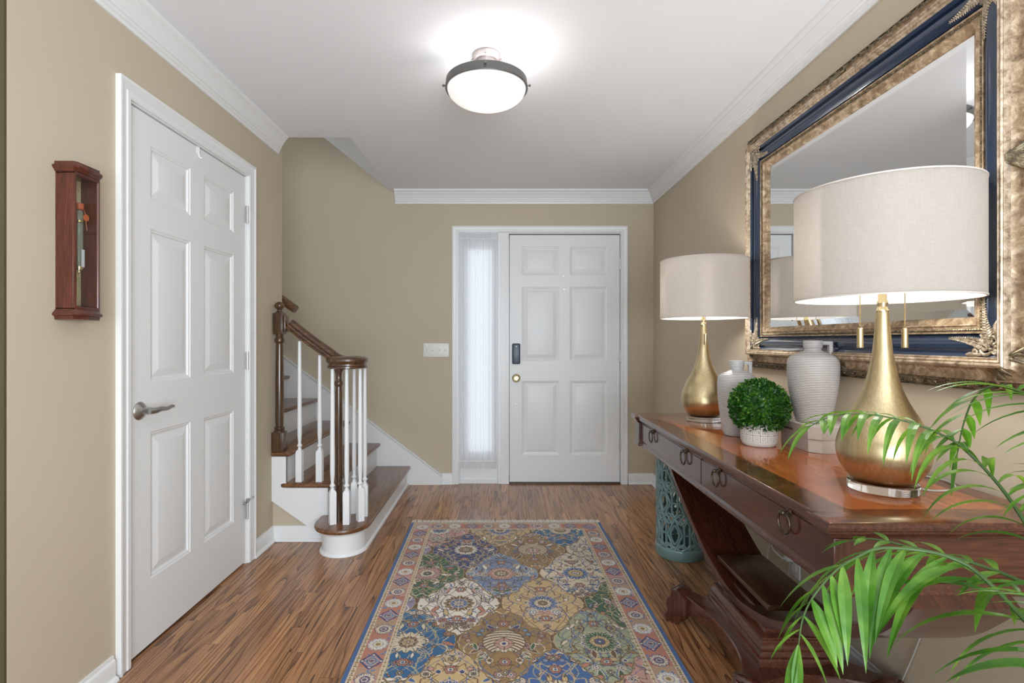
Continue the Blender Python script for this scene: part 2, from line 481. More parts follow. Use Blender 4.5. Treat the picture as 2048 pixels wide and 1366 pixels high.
# over-door hook
Yk = 1035*1.33/(1003-402)
bm = new()
tube(bm, [(XL-.004, Yk, 2.0265), (XL-.002, Yk, 2.020), (XL-.0022, Yk, 1.995), (XL+.0, Yk+.002, 1.984), (XL+.006, Yk+.004, 1.977), (XL+.010, Yk+.006, 1.982)], .0035, 8)
box(bm, XL-.036, XL-.002, Yk-.009, Yk+.009, 2.0255, 2.0285)
box(bm, XL-.0055, XL-.0015, Yk-.009, Yk+.009, 1.995, 2.028)
hk = obj('over_door_hook', bm, M_TRIM); recentre(hk, (XL, Yk, 1.98))
tag(hk, 'small white hook hung over the top edge of the closet door', 'hook')

# front door (door_2)
fx0, fx1 = bx_(1019.3), bx_(1240); fz1 = bz_(469.5)
YD = YB+.012
d2 = sthing('door_2', ((fx0+fx1)/2, YD, 0))
Pf = lambda u, v, w_: (fx0+u, YD-w_, .014+v)
W2, H2 = fx1-fx0, fz1-.014
bm = new()
rt = lambda a, b: (round(H2-b, 5), round(H2-a, 5))
door_slab(bm, Pf, W2, H2, [(.099, .405), (.493, .799)], [rt(1.194, 1.798), rt(.424, 1.029), rt(.097, .328)], .044)
obj('slab', bm, M_DOOR, d2, sharp=12)
for z in (bz_(901), bz_(723), bz_(538)): hinge(lambda u, v, w_: (bx_(1241)+u, YB-.006-w_, v), 0, z, d2)
bm = new(); box(bm, bx_(1024.3), bx_(1040.5), YD-.028, YD-.0002, bz_(728), bz_(687), .010, 4)
lk = obj('smart_lock', bm, M_LOCK, d2)
bm = new(); lathe(bm, [(0, 0), (.005, 0), (.005, -.0015), (0, -.0015)], (bx_(1032.5), YD-.028, bz_(693)), 16, 'y', False, False)
obj('indicator', bm, simple('lock_dot', (.7, .72, .75), .3), lk)
bm = new()
kc = (bx_(1032.5), YD, bz_(756.5))
lathe(bm, [(0, 0), (.033, 0), (.034, -.004), (.030, -.008), (.014, -.012), (.012, -.030), (.020, -.038), (.027, -.050), (.027, -.060), (.020, -.068), (.010, -.070), (0, -.068)], kc, 32, 'y', False, False)
obj('door_knob', bm, M_BRASS, d2)
for (px, py, r) in ((1128, 526, .003), (1127.5, 551.5, .006), (1128.5, 578.5, .006), (1031.5, 808, .005)):
    bm = new(); lathe(bm, [(0, 0), (r, 0), (r*.9, -.003), (0, -.003)], (bx_(px), YD, bz_(py)), 16, 'y', False, False)
    obj('peephole' if py == 551.5 else 'screw_cap', bm, M_STEEL, d2)
bm = new(); box(bm, fx0, fx1, YB-.01, YB+.10, .0005, .012); struct('trim_6', bm, simple('threshold_wood', srgb(72, 50, 34), .4, var=.2))
# jambs and mullion of the entry unit
bm = new()
box(bm, OX0, bx_(919), YB-.004, YB+.119, .0005, OZ); box(bm, bx_(996), bx_(1018), YB-.008, YB+.119, .0005, OZ-.006)
box(bm, bx_(1241), OX1, YB-.002, YB+.119, .0005, OZ); box(bm, bx_(919), bx_(1241), YB-.004, YB+.119, bz_(467.5), OZ)
box(bm, bx_(1001), bx_(1013), YB-.0105, YB-.008, .02, OZ-.03)
box(bm, bx_(1010), bx_(1023), YB+.058, YB+.115, .013, OZ-.006); box(bm, bx_(1236), bx_(1241.5), YB+.058, YB+.115, .013, OZ-.006); box(bm, bx_(1018), bx_(1241.5), YB+.058, YB+.115, fz1-.015, OZ-.006); box(bm, bx_(1018), bx_(1241.5), YB+.058, YB+.115, .0125, .05)
struct('trim_7', bm, M_TRIM, bevel=.0015)

# sidelight (window_1)
w1 = sthing('window_1', ((bx_(919)+bx_(996))/2, YB+.05, 0))
gx0, gx1, gz0, gz1 = bx_(935.5), bx_(983.5), bz_(906), bz_(497)
sx0, sx1, sz1 = bx_(919.2), bx_(995.8), bz_(468)
bm = new()
box(bm, sx0, gx0, YB+.03, YB+.07, .03, sz1); box(bm, gx1, sx1, YB+.03, YB+.07, .03, sz1)
box(bm, gx0, gx1, YB+.03, YB+.07, .03, gz0); box(bm, gx0, gx1, YB+.03, YB+.07, gz1, sz1)
box(bm, sx0, sx1, YB+.01, YB+.119, .0005, .03)
loft(bm, [[(gx0-a, YB+.03-b, gz0-a), (gx1+a, YB+.03-b, gz0-a), (gx1+a, YB+.03-b, gz1+a), (gx0-a, YB+.03-b, gz1+a)] for a, b in ((0, 0), (.0, .006), (.012, .006), (.014, 0))], cap=False)
obj('window_frame', bm, M_TRIM, w1)
g = G('window_glass'); g.p(Roughness=0.02, Transmission_Weight=1.0, IOR=1.02); g.base((.97, .99, .99)); M_GLASS = g.m
bm = new(); box(bm, gx0, gx1, YB+.048, YB+.052, gz0, gz1); obj('pane', bm, M_GLASS, w1)
# ------------------------------------------------------------------ the staircase
YN = 3.0                      # near edge of the treads
ZT = [0.155, 0.340, 0.522, 0.704, 0.887, 1.070, 1.253, 1.436, 1.619, 1.802]
NX = [-0.735-0.2443*k for k in range(11)]
RX = [x-0.030 for x in NX]
M_RISER = M_TRIM
st = thing('staircase', 'oak staircase with white risers, white balusters and a scrolled starting newel, rising to the left', 'staircase', (-0.9, 3.6, 0))
def nosing_profile(x, z, s=1, t=.027):
    return [(x-.012*s, z), (x-.004*s, z-.002), (x, z-.008), (x+.001*s, z-.014), (x-.002*s, z-.022), (x-.010*s, z-t)]
# bullnose starting step
def bull(r, x0, yc, ext=0.0, n=26, xl=-.885):
    """plan outline: straight right side then rounded towards the camera and back on the left"""
    pts = [(x0, 4.185), (x0, yc+.02)]
    for i in range(1, n):
        a = -PI*i/n*1.0
        pts.append((xl+(x0-xl)*math.cos(a), yc+.02+r*math.sin(a)))
    return pts
bm = new()
def riser1(off):
    x0 = -0.765+off; xl = -.885; L = xl-(x0-xl)
    p = bull(.125+off, x0, 2.895)
    p += [(L, 2.92), (L+.0, 3.03), (L+.12, 3.03), (L+.12, 4.185)]
    return p
prism(bm, riser1(0), 'z', .001, .130); obj('riser', bm, M_RISER, st)
bm = new()
sh = lambda off, z: [(x, y, z) for x, y in riser1(off)]
loft(bm, [sh(.0005, .001), sh(.013, .001), sh(.013, .006), sh(.010, .013), sh(.0035, .018), sh(.0005, .019)], cap=False); obj('shoe_moulding', bm, M_RISER, st)
# cove below the first nosing + first tread
bm = new()
def tread1(off, z):
    x0 = -0.735-off; xl = -.888
    pts = [(x0, 4.185), (x0, 2.915)]
    n = 30
    for i in range(1, n):
        a = -PI*i/n; s = 1 if math.cos(a) > 0 else 1.04
        pts.append((xl+(x0-xl)*math.cos(a)*s, 2.915+(.155-off)*math.sin(a)))
    L = xl-(x0-xl)*1.04
    pts += [(L, 2.93), (L-.002+off*.3, 3.018), (-1.02, 3.018), (-1.02, 4.185)]
    return [(x, y, z) for x, y in pts]
z1 = ZT[0]
loft(bm, [tread1(.014, z1-.030), tread1(.012, z1-.027), tread1(.003, z1-.024), tread1(0, z1-.016), tread1(.001, z1-.008), tread1(.005, z1-.002), tread1(.012, z1)])
obj('tread', bm, M_STAIR, st)
bm = new()
loft(bm, [[(x, y, z1-.044) for x, y, _ in tread1(.028, 0)], [(x, y, z1-.030) for x, y, _ in tread1(.018, 0)]]); obj('cove', bm, M_RISER, st)
for k in range(1, 9):
    z, x0, xb = ZT[k], NX[k], NX[k+1]-.03
    ynear = YN if k <= 1 else (YN if k == 2 else 3.158)
    bm = new()
    if k <= 2:
        lx = xb if k == 1 else XL+.001
        # mitred front + return nosing, lofted up through the rounded edge
        def plan(o):
            p = [(x0-o, 4.185), (x0-o, YN+o), (lx if k == 2 else lx-.012, YN+o)]
            if k == 1: p += [(lx-.028, YN+o+.006), (lx-.028, 3.03), (lx, 3.04), (lx, 4.185)]
            else: p += [(lx, 3.157), (xb, 3.157), (xb, 4.185)]
            return p
        loft(bm, [[(x, y, z+h) for x, y in plan(o)] for o, h in ((.012, -.027), (.004, -.024), (.0, -.016), (.001, -.008), (.004, -.003), (.010, 0))])
    else:
        prof = nosing_profile(x0, z)
        poly = prof+[(xb, z-.027), (xb, z)]
        loft(bm, [[(x, 3.158, zz) for x, zz in poly], [(x, 4.185, zz) for x, zz in poly]])
    obj('tread', bm, M_STAIR, st, sharp=50)
    bm = new()
    if k <= 2: box(bm, RX[k]-.018, RX[k], 3.018, 4.185, ZT[k-1]+.0003, z-.0275)
    else: box(bm, RX[k]-.018, RX[k], 3.158, 4.185, ZT[k-1]+.0003, z-.0275)
    obj('riser', bm, M_RISER, st)
# near stringer: saw-tooth top, sloping bottom
bm = new()
poly = [(-1.019, strz(-1.045)), (-1.019, .110), (RX[1], .110), (RX[1], ZT[1]-.0275), (RX[2], ZT[1]-.0275), (RX[2], ZT[2]-.0275), (XL+.001, ZT[2]-.0275), (XL+.001, strz(XL)), (-1.045, strz(-1.045))]
poly = [(XL+.001, strz(XL)), (-1.045, strz(-1.045)), (-1.019, strz(-1.045)+.002), (-1.019, .128), (RX[1]-.0, .128), (RX[1], ZT[1]-.0275), (RX[2], ZT[1]-.0275), (RX[2], ZT[2]-.0275), (XL+.001, ZT[2]-.0275)]
prism(bm, poly, 'y', 3.008, 3.0275); obj('stringer', bm, M_TRIM, st)
# far skirt board on the back wall
bm = new()
za = lambda X: bz_(929)+(bx_(860)-X)*.751
xe = bx_(884)
poly = [(bx_(905)-.11, .001), (xe, za(xe)-.0), (-3.0, za(-3.0)), (-3.0, za(-3.0)-.34), (-.70, .001)]
poly = [(xe, .001), (xe, za(xe)), (-3.0, za(-3.0)), (-3.0, za(-3.0)-.40), (-1.2, .001)]
prism(bm, poly, 'y', 4.187, YB-.001); obj('skirt_board', bm, M_TRIM, st)
bm = new()
capp = [(0, 0), (.010, 0), (.010, -.010), (.006, -.016), (.004, -.022), (0, -.022)]
loft(bm, [[(x, 4.187-d, za(x)+.004+h) for d, h in capp] for x in (xe+.004, -3.0)]); obj('skirt_cap', bm, M_TRIM, st)

# balusters
def baluster_mesh(bm, x, y, z0, z1, rot=0.0, sq=.0175, sh=.185):
    c, s = math.cos(rot), math.sin(rot)
    def ring(r, z, n=4, ph=PI/4):
        return [(x+r*math.cos(ph+rot+2*PI*i/n), y+r*math.sin(ph+rot+2*PI*i/n), z) for i in range(n)]
    q = sq*math.sqrt(2)
    loft(bm, [ring(q, z0), ring(q, z0+sh-.012), ring(q*.72, z0+sh)])
    H = z1-z0
    pr = [(.0125, sh-.004), (.0125, sh+.004), (.009, sh+.012), (.0095, sh+.018), (.0150, sh+.024), (.0150, sh+.030), (.0095, sh+.036), (.0085, sh+.044),
          (.0105, sh+.060), (.0128, sh+.095), (.0130, sh+.15), (.0118, sh+(H-sh)*.6), (.0095, H)]
    lathe(bm, pr, (x, y, z0), 16)
BAL = [(-.936, 2.866, .155, 1.016, .55), (-.857, 2.866, .155, 1.016, .05), (-.796, 2.915, .155, 1.016, .7), (-.792, 2.998, .155, 1.016, .1), (-.868, 3.050, .155, 1.016, .2),
       (-1.190, 3.050, .340, 1.165, .0), (-1.072, 3.052, .340, 1.082, .0)]
for b in BAL:
    bm = new(); baluster_mesh(bm, *b[:4], rot=b[4]); obj('baluster', bm, M_TRIM, st)
# newel at the starting step
def newel(bm, x, y, z0, prof, seg=20): lathe(bm, prof, (x, y, z0), seg)
bm = new()
newel(bm, -.920, 2.925, .155, [(.021, 0), (.021, .20), (.0245, .205), (.0245, .213), (.019, .220), (.0215, .235), (.0215, .50), (.0195, .72), (.0175, .755), (.022, .762), (.024, .772), (.022, .782), (.0165, .790), (.0165, .812), (.019, .835), (.026, .848), (.026, .861)])
obj('newel_post', bm, M_NEWEL, st)
# half newel against the wall end
NXw, NYw = XL+.036, 3.036
bm = new()
box(bm, NXw-.0345, NXw+.0345, NYw-.0345, NYw+.0345, .522, .636, .003, 2)
lathe(bm, [(.031, .114), (.031, .119), (.026, .124), (.029, .131), (.029, .139), (.022, .146), (.0235, .18), (.0235, .40), (.0205, .62), (.0195, .630), (.027, .638), (.029, .650), (.026, .660), (.021, .668), (.024, .685)], (NXw, NYw, .522), 20)
box(bm, NXw-.029, NXw+.029, NYw-.029, NYw+.029, 1.207, 1.330, .004, 2)
lathe(bm, [(.026, 0), (.024, .006), (.015, .012), (.013, .020), (.018, .026), (.027, .036), (.029, .046), (.024, .058), (.012, .066), (.004, .068)], (NXw, NYw, 1.329), 20)
obj('newel_post', bm, M_NEWEL, st)
bm = new(); box(bm, XL+.067, XL+.082, NYw-.03, NYw+.03, 1.218, 1.318, .006, 2); obj('rail_rosette', bm, M_NEWEL, st)
# handrail: straight, easing, then into the scrolled end
RP = [(-.024, 0), (-.026, .012), (-.020, .016), (-.019, .026), (-.028, .034), (-.031, .042), (-.029, .052), (-.020, .060), (0, .064), (.020, .060), (.029, .052), (.031, .042), (.028, .034), (.019, .026), (.020, .016), (.026, .012), (.024, 0)]
path = [Vector(p) for p in smooth_path([(XL+.078, 3.038, 1.243), (-1.15, 3.042, 1.155), (-1.045, 3.042, 1.080), (-.985, 3.038, 1.038), (-.93, 3.025, 1.018), (-.87, 3.008, 1.014), (-.80, 2.975, 1.014)], 8)]
loops = []
for i, p in enumerate(path):
    t = (path[min(i+1, len(path)-1)]-path[max(i-1, 0)]).normalized()
    side = t.cross(Vector((0, 0, 1))).normalized(); upv = side.cross(t)
    loops.append([p+side*a+upv*b for a, b in RP])
bm = new(); loft(bm, loops); obj('handrail', bm, M_RAIL, st)
bm = new()
prof = [(0, .0), (.104, .0), (.110, .004), (.110, .012), (.104, .016), (.103, .026), (.112, .034), (.117, .042), (.116, .052), (.110, .058), (.098, .064), (.080, .066), (.076, .062), (.060, .066), (.052, .063), (.030, .067), (0, .067)]
lathe(bm, prof, (-.868, 2.915, 1.014), 48, 'z', False, False); obj('rail_scroll', bm, M_RAIL, st)

# wall handrail on the far face of the stair-side wall
bm = new()
hp = [(XL+.055, 3.225, 1.36), (XL-.02, 3.225, 1.405), (XL-.9, 3.225, 2.06)]
P2 = [(-.022, -.020), (-.026, 0), (-.022, .02), (0, .028), (.022, .02), (.026, 0), (.022, -.020)]
loops = []
tt = (Vector(hp[2])-Vector(hp[1])).normalized(); sd = Vector((0, 1, 0)); up2 = tt.cross(sd)
if up2.z < 0: up2 = -up2
for q in (0.0, 1.0):
    pp = Vector(hp[0]).lerp(Vector(hp[2]), q)
    loops.append([pp+sd*a+up2*b for a, b in P2])
loft(bm, loops)
for q in (.12, .85):
    pp = Vector(hp[0]).lerp(Vector(hp[2]), q)
    tube(bm, [pp-up2*.02, pp-up2*.045, Vector((pp.x, 3.156, pp.z-.05))], .006, 8)
wr = obj('wall_handrail', bm, M_RAIL); recentre(wr, (XL, 3.2, 1.36))
tag(wr, 'brown wall handrail whose lower end shows behind the wall corner above the newel post', 'handrail')

# ------------------------------------------------------------------ ceiling light
LX, LY = -.064, 2.21
cl = thing('ceiling_light', 'semi flush ceiling light with grey metal band and white glass bowl', 'ceiling light', (LX, LY, ZC))
bm = new()
lathe(bm, [(0, -.0003), (.058, -.0003), (.060, -.006), (.060, -.026), (.056, -.028), (.046, -.028), (.045, -.034), (.043, -.046), (.040, -.048), (0, -.048)], (LX, LY, ZC), 40, 'z', False, False)
M_NICKEL = simple('satin_nickel', (.40, .35, .34), .40, .8)
cn = obj('canopy', bm, M_NICKEL, cl)
bm = new()
for a in (0, PI/2, PI, 3*PI/2):
    a += .0
    x, y = LX+.062*math.cos(a-PI/2), LY+.062*math.sin(a-PI/2)
    tube(bm, [(x, y, ZC-.016), (x, y, ZC-.125)], .0022, 8)
    sphere(bm, (x, y, ZC-.024), .0055, 10, 8)
tube(bm, [(LX, LY, ZC-.03), (LX, LY, ZC-.118)], .006, 10)
obj('hanger_rod', bm, M_NICKEL, cl)
bm = new()
zr = 2.242
lathe(bm, [(.168, -.002), (.174, -.003), (.176, 0), (.172, .034), (.168, .036), (.164, .034), (.168, .002)], (LX, LY, zr), 72, closed_prof=True)
M_BAND = simple('grey_band', (.16, .158, .152), .42, .75)
bd = obj('band', bm, M_BAND, cl)
for a in (-PI/2, PI/6*0, PI):
    bm = new(); dx, dy = math.cos(a), math.sin(a)
    tube(bm, [(LX+dx*.172, LY+dy*.172, zr+.017), (LX+dx*.182, LY+dy*.182, zr+.017)], .003, 8)
    sphere(bm, (LX+dx*.184, LY+dy*.184, zr+.017), .0055, 10, 8); obj('thumb_screw', bm, M_BAND, cl)
bm = new()
n = 16
prof = [(.1665*math.sin(PI/2*i/n) if i else 0.0005, -.072*math.cos(PI/2*i/n)) for i in range(n+1)]
prof += [(.160, .004)]
lathe(bm, prof, (LX, LY, zr), 64, 'z', True, False)
g = G('frosted_bowl')
bsdf = g.n('ShaderNodeBsdfTranslucent', Color=(.36, .345, .33, 1)); dif = g.n('ShaderNodeBsdfDiffuse', Color=(.60, .59, .575, 1))
gl = g.n('ShaderNodeBsdfGlossy', Color=(1, 1, 1, 1), Roughness=.25)
m1 = g.n('ShaderNodeMixShader', Fac=.45); g.t.links.new(bsdf.outputs[0], m1.inputs[1]); g.t.links.new(dif.outputs[0], m1.inputs[2])
m2 = g.n('ShaderNodeMixShader', Fac=.05); g.t.links.new(m1.outputs[0], m2.inputs[1]); g.t.links.new(gl.outputs[0], m2.inputs[2])
em = g.n('ShaderNodeEmission', Color=(1.0, .955, .93, 1), Strength=.16)
ad = g.n('ShaderNodeAddShader'); g.t.links.new(m2.outputs[0], ad.inputs[0]); g.t.links.new(em.outputs[0], ad.inputs[1])
g.t.links.new(ad.outputs[0], g.out.inputs[0]); M_BOWL = g.m
obj('glass_bowl', bm, M_BOWL, cl)
bm = new()
for sx in (-1, 1):
    sphere(bm, (LX+sx*.055, LY, zr+.055), .026, 14, 10); tube(bm, [(LX+sx*.028, LY, zr+.075), (LX, LY, zr+.09)], .014, 10)
g = G('bulb'); g.base((1, 1, 1)); g.p(Emission_Color=(1, .95, .88, 1), Emission_Strength=1.2); M_BULB = g.m
obj('bulb', bm, M_BULB, cl)
point_light('ceiling_light_bulb', (LX+.05, LY-.02, zr+.010), 2.3, .035, (1, .97, .94))
point_light('ceiling_light_glow', (LX, LY, zr+.056), 1.2, .10, (.98, .98, 1))

# ------------------------------------------------------------------ sheer curtain on the sidelight
cx0, cx1 = bx_(918.5), bx_(996.5); YC = YB-.028
ct = thing('sheer_curtain', 'white sheer curtain gathered over the narrow window beside the front door', 'curtain', ((cx0+cx1)/2, YC, bz_(940)))
g = G('sheer_fabric')
tr = g.n('ShaderNodeBsdfTransparent', Color=(1, 1, 1, 1)); tl = g.n('ShaderNodeBsdfTranslucent', Color=(.95, .955, .97, 1)); df = g.n('ShaderNodeBsdfDiffuse', Color=(.95, .955, .97, 1))
ma = g.n('ShaderNodeMixShader', Fac=.45); g.t.links.new(tl.outputs[0], ma.inputs[1]); g.t.links.new(df.outputs[0], ma.inputs[2])
mb = g.n('ShaderNodeMixShader', Fac=.86); g.t.links.new(tr.outputs[0], mb.inputs[1]); g.t.links.new(ma.outputs[0], mb.inputs[2])
g.t.links.new(mb.outputs[0], g.out.inputs[0]); M_SHEER = g.m
def curtain_sheet(bm, zA, zB, nz, amp, seed, ruff=0.0):
    nx = 150; V = []
    ph = [rng.uniform(0, 6.28) for _ in range(6)]
    for j in range(nz+1):
        v = j/nz; z = zA+(zB-zA)*v; row = []
        for i in range(nx+1):
            u = i/nx; x = cx0+(cx1-cx0)*u
            f = math.sin(u*2*PI*7+ph[0]+.5*math.sin(v*3+ph[2]))*.5+math.sin(u*2*PI*13+ph[1]+.6*math.sin(v*4+ph[3]))*.3+math.sin(u*2*PI*23+ph[4]+v*1.5)*.18
            e = 1-.35*math.sin(PI*v)
            zz = z
            if ruff: zz += ruff*math.sin(u*2*PI*19+ph[5])*(v if zB > zA else v)
            row.append(bm.verts.new((x, YC+amp*f*e, zz)))
        V.append(row)
    for j in range(nz):
        for i in range(nx): bm.faces.new((V[j][i], V[j][i+1], V[j+1][i+1], V[j+1][i]))
zt, zb2 = bz_(479), bz_(921)
bm = new(); curtain_sheet(bm, zb2, zt, 40, .0085, 1); obj('sheer_panel', bm, M_SHEER, ct, sharp=180)
for za_, zb_ in ((zt, bz_(466.5)), (zb2, bz_(935))): bm = new(); curtain_sheet(bm, za_, zb_, 4, .010, 2, .003); obj('ruffle', bm, M_SHEER, ct, sharp=180)
for zz in (zt, zb2):
    bm = new(); tube(bm, [(cx0-.001, YC, zz), (cx1+.001, YC, zz)], .0045, 10)
    for xx in (cx0+.003, cx1-.003): tube(bm, [(xx, YC, zz), (xx, YB-.0045, zz)], .003, 8)
    obj('curtain_rod', bm, M_TRIM, ct)

# ------------------------------------------------------------------ switch plate
sp = thing('light_switch', 'off-white four-gang light switch plate on the tan wall beside the sheer curtain', 'light switch', (bx_(872.5), YB, bz_(714)))
x0, x1, z0, z1_ = bx_(847), bx_(898), bz_(714), bz_(686.5)
bm = new(); box(bm, x0, x1, YB-.006, YB-.0003, z0, z1_, .003, 3); obj('plate', bm, M_PLATE, sp)
for k in range(4):
    cx = x0+.029+k*.0505*.98
    bm = new(); box(bm, cx-.0055, cx+.0055, YB-.0075, YB-.006, (z0+z1_)/2-.013, (z0+z1_)/2+.013)
    loft(bm, [[(cx-.004, YB-.007, (z0+z1_)/2-.004), (cx+.004, YB-.007, (z0+z1_)/2-.004), (cx+.004, YB-.007, (z0+z1_)/2+.005), (cx-.004, YB-.007, (z0+z1_)/2+.005)],
              [(cx-.003, YB-.016, (z0+z1_)/2+.004), (cx+.003, YB-.016, (z0+z1_)/2+.004), (cx+.003, YB-.016, (z0+z1_)/2+.009), (cx-.003, YB-.016, (z0+z1_)/2+.009)]])
    tg = obj('toggle', bm, M_PLATE, sp)
    for s in (-1, 1):
        bm = new(); lathe(bm, [(0, 0), (.0032, 0), (.003, -.001), (0, -.0012)], (cx, YB-.006, (z0+z1_)/2+s*.030), 10, 'y', False, False); obj('screw', bm, M_HINGE, tg)

# ------------------------------------------------------------------ wooden wall case with the sealed bottle
CY0, CY1, XF = 1.551, 1.647, XL+.060
zc0, zc1 = .755+.0, 1.0
kz = lambda py, Y=CY0: CAMZ-(py-681)*Y/FPX
cb, ctp = kz(618), kz(343)
wc = thing('wall_case', 'small reddish wooden wall case with glass front holding a sealed glass tube', 'display case', (XL, (CY0+CY1)/2, cb-.03))
bm = new(); t = .006
box(bm, XL+.0005, XF-.006, CY0, CY0+t, cb, ctp); box(bm, XL+.0005, XF-.006, CY1-t, CY1, cb, ctp)
box(bm, XL+.0005, XF, CY0, CY1, cb-.002, cb+.004); box(bm, XL+.0005, XF, CY0, CY1, ctp-.004, ctp+.002)
obj('case_body', bm, M_CASE, wc, bevel=.0008)
bm = new()
loops = []
for (yy, zz) in ((CY0, cb), (CY1, cb), (CY1, ctp), (CY0, ctp)):
    sy = 1 if yy == CY0 else -1; sz = 1 if zz == cb else -1
    loops.append([(XF-.006, yy+sy*.0, zz+sz*.0), (XF, yy+sy*.0, zz+sz*.0), (XF+.001, yy+sy*.004, zz+sz*.005), (XF-.001, yy+sy*.0065, zz+sz*.008), (XF-.005, yy+sy*.008, zz+sz*.010), (XF-.007, yy+sy*.008, zz+sz*.010)])
loft(bm, loops, ring=True); obj('door_frame', bm, M_CASE, wc)
def cornice(name, z, s):
    prof = [(0, 0), (.003, .001), (.004, .004), (.009, .009), (.012, .014), (.0115, .018), (.005, .020), (.003, .026), (.0035, .030), (-.004, .0315)]
    bm = new(); loops = []
    for d, h in prof:
        loops.append([(XL+.0005, CY0-d, z+s*h), (XF-.004+d*.4, CY0-d, z+s*h), (XF+d, CY0+.006, z+s*h), (XF+d, CY1-.006, z+s*h), (XF-.004+d*.4, CY1+d, z+s*h), (XL+.0005, CY1+d, z+s*h)])
    loft(bm, loops); obj(name, bm, M_CASE, wc)
cornice('cornice', ctp+.001, 1); cornice('base_moulding', cb-.001, -1)
g = G('aged_paper')
tc = g.coord()
sp3 = g.n('ShaderNodeSeparateXYZ', Vector=tc)
line = g.math('GREATER_THAN', g.math('FRACT', g.math('MULTIPLY', sp3.outputs[2], 210.0)), .55)
wd = g.math('GREATER_THAN', g.noise(g.coord((1, 1.0, .35)), 420, 1), .47)
low = g.math('LESS_THAN', sp3.outputs[2], .135)
g.base(g.mix(g.math('MULTIPLY', g.math('MULTIPLY', line, wd), g.math('MULTIPLY', low, .6)), srgb(214, 200, 158), srgb(90, 78, 60))); g.p(Roughness=.8)
bm = new(); box(bm, XL+.001, XL+.004, CY0+t, CY1-t, cb+.004, ctp-.004); bk = obj('back_paper', bm, g.m, wc)
# looping script strokes of the heading and the printed rule lines
M_INK = simple('ink', srgb(70, 60, 48), .8)
bm = new()
for (y0_, y1_, z_, amp, nw) in ((1.572, 1.636, ctp-.034, .0045, 7), (1.586, 1.622, ctp-.050, .0018, 8), (1.590, 1.618, ctp-.066, .0014, 7)):
    pts = []
    for i in range(nw*10+1):
        t_ = i/(nw*10)
        pts.append((XL+.0044, y0_+(y1_-y0_)*t_+.0022*math.sin(t_*nw*2*PI)*(amp/.0045), z_+amp*math.cos(t_*nw*2*PI)*(.6+.4*math.sin(t_*9))))
    tube(bm, pts, .00035, 4)
obj('heading_script', bm, M_INK, bk)
TX, TY = XL+.030, 1.602
def tz(py): return CAMZ-(py-681)*TY/FPX
g = G('tube_glass'); g.p(Roughness=.03, Transmission_Weight=.9, IOR=1.3); g.base((.66, .74, .74)); M_TUBE = g.m
bt = thing('sealed_tube', 'upright glass tube closed with orange wax inside the wooden wall case', 'bottle', (TX, TY, tz(548)))
bm = new(); lathe(bm, [(.0095, 0), (.0105, .004), (.0105, tz(424)-tz(540)), (.008, tz(418)-tz(540))], (TX, TY, tz(540)), 20); obj('glass_tube', bm, M_TUBE, bt)
bm = new(); lathe(bm, [(.0095, 0), (.0125, .002), (.0118, .010), (.0128, .014), (.0125, .019), (.009, .021)], (TX, TY, tz(420)), 20)
M_WAX = simple('orange_wax', srgb(190, 92, 52), .45, var=.1, vscale=200)
obj('wax_cap', bm, M_WAX, bt)
bm = new(); lathe(bm, [(.0105, -.001), (.011, .0), (.0105, .001), (.003, .0012)], (0, 0, 0), 20, 'x')
bm.transform(Matrix.Translation((TX+.0135, TY+.011, tz(434)))); 
tube(bm, [(TX+.010, TY+.006, tz(420)), (TX+.0125, TY+.010, tz(428)), (TX+.0125, TY+.012, tz(445)), (TX+.0125, TY+.016, tz(459))], .0008, 6); obj('wax_seal', bm, M_WAX, bt)
bm = new(); box(bm, TX+.0106, TX+.0112, TY-.004, TY+.008, tz(534), tz(499)); obj('paper_label', bm, simple('label_paper', srgb(200, 202, 205), .7), bt)
for py in (443, 536):
    bm = new(); lathe(bm, [(.0107, -.003), (.0122, -.003), (.0122, .003), (.0107, .003)], (TX, TY, tz(py)), 20, closed_prof=True)
    tube(bm, [(TX-.011, TY, tz(py)), (XL+.004, TY, tz(py))], .0022, 8); sphere(bm, (TX+.001, TY-.014, tz(py)), .0026, 8, 6); obj('brass_clip', bm, M_BRASS, bt)
bm = new(); lathe(bm, [(0, -.010), (.002, -.009), (.0035, -.004), (.003, 0), (.009, .001), (.0105, .012), (.0100, .014)], (TX, TY, tz(541)), 16, 'z', False); obj('brass_foot', bm, M_BRASS, bt)
g = G('clear_pane'); trn = g.n('ShaderNodeBsdfTransparent', Color=(.96, .97, .965, 1)); gls = g.n('ShaderNodeBsdfGlossy', Roughness=.02)
fr = g.n('ShaderNodeLayerWeight', Blend=.3); mm = g.n('ShaderNodeMixShader', Fac=g.math('MULTIPLY_ADD', g.math('POWER', fr.outputs[1], 3.0), .25, .03)); g.t.links.new(trn.outputs[0], mm.inputs[1]); g.t.links.new(gls.outputs[0], mm.inputs[2])
g.t.links.new(mm.outputs[0], g.out.inputs[0]); M_PANE = g.m
bm = new(); box(bm, XF-.0045, XF-.0025, CY0+.0065, CY1-.0065, cb+.008, ctp-.008); obj('glass_front', bm, M_PANE, wc)
# ------------------------------------------------------------------ console table
TZ = 0.785
TY0, TY1, TF, TB = 1.090, 2.752, 0.702, 1.222
tb = thing('console_table', 'long mahogany console table with ring pulls and a curved pedestal base against the right wall', 'console table', (.96, 1.92, 0))
def outline(o):
    """table top plan with shallow breakfront blocks at the ends, offset outwards by o"""
    b = .013
    return [(TF-b-o, TY0-o), (TB, TY0-o), (TB, TY1+o), (TF-b-o, TY1+o), (TF-b-o, TY1-.085-o), (TF-o, TY1-.085-o), (TF-o, TY0+.085+o), (TF-b-o, TY0+.085+o)]
g = G('veneer_top')
tc = g.n('ShaderNodeTexCoord'); sp_ = g.n('ShaderNodeSeparateXYZ', Vector=tc.outputs['Object'])
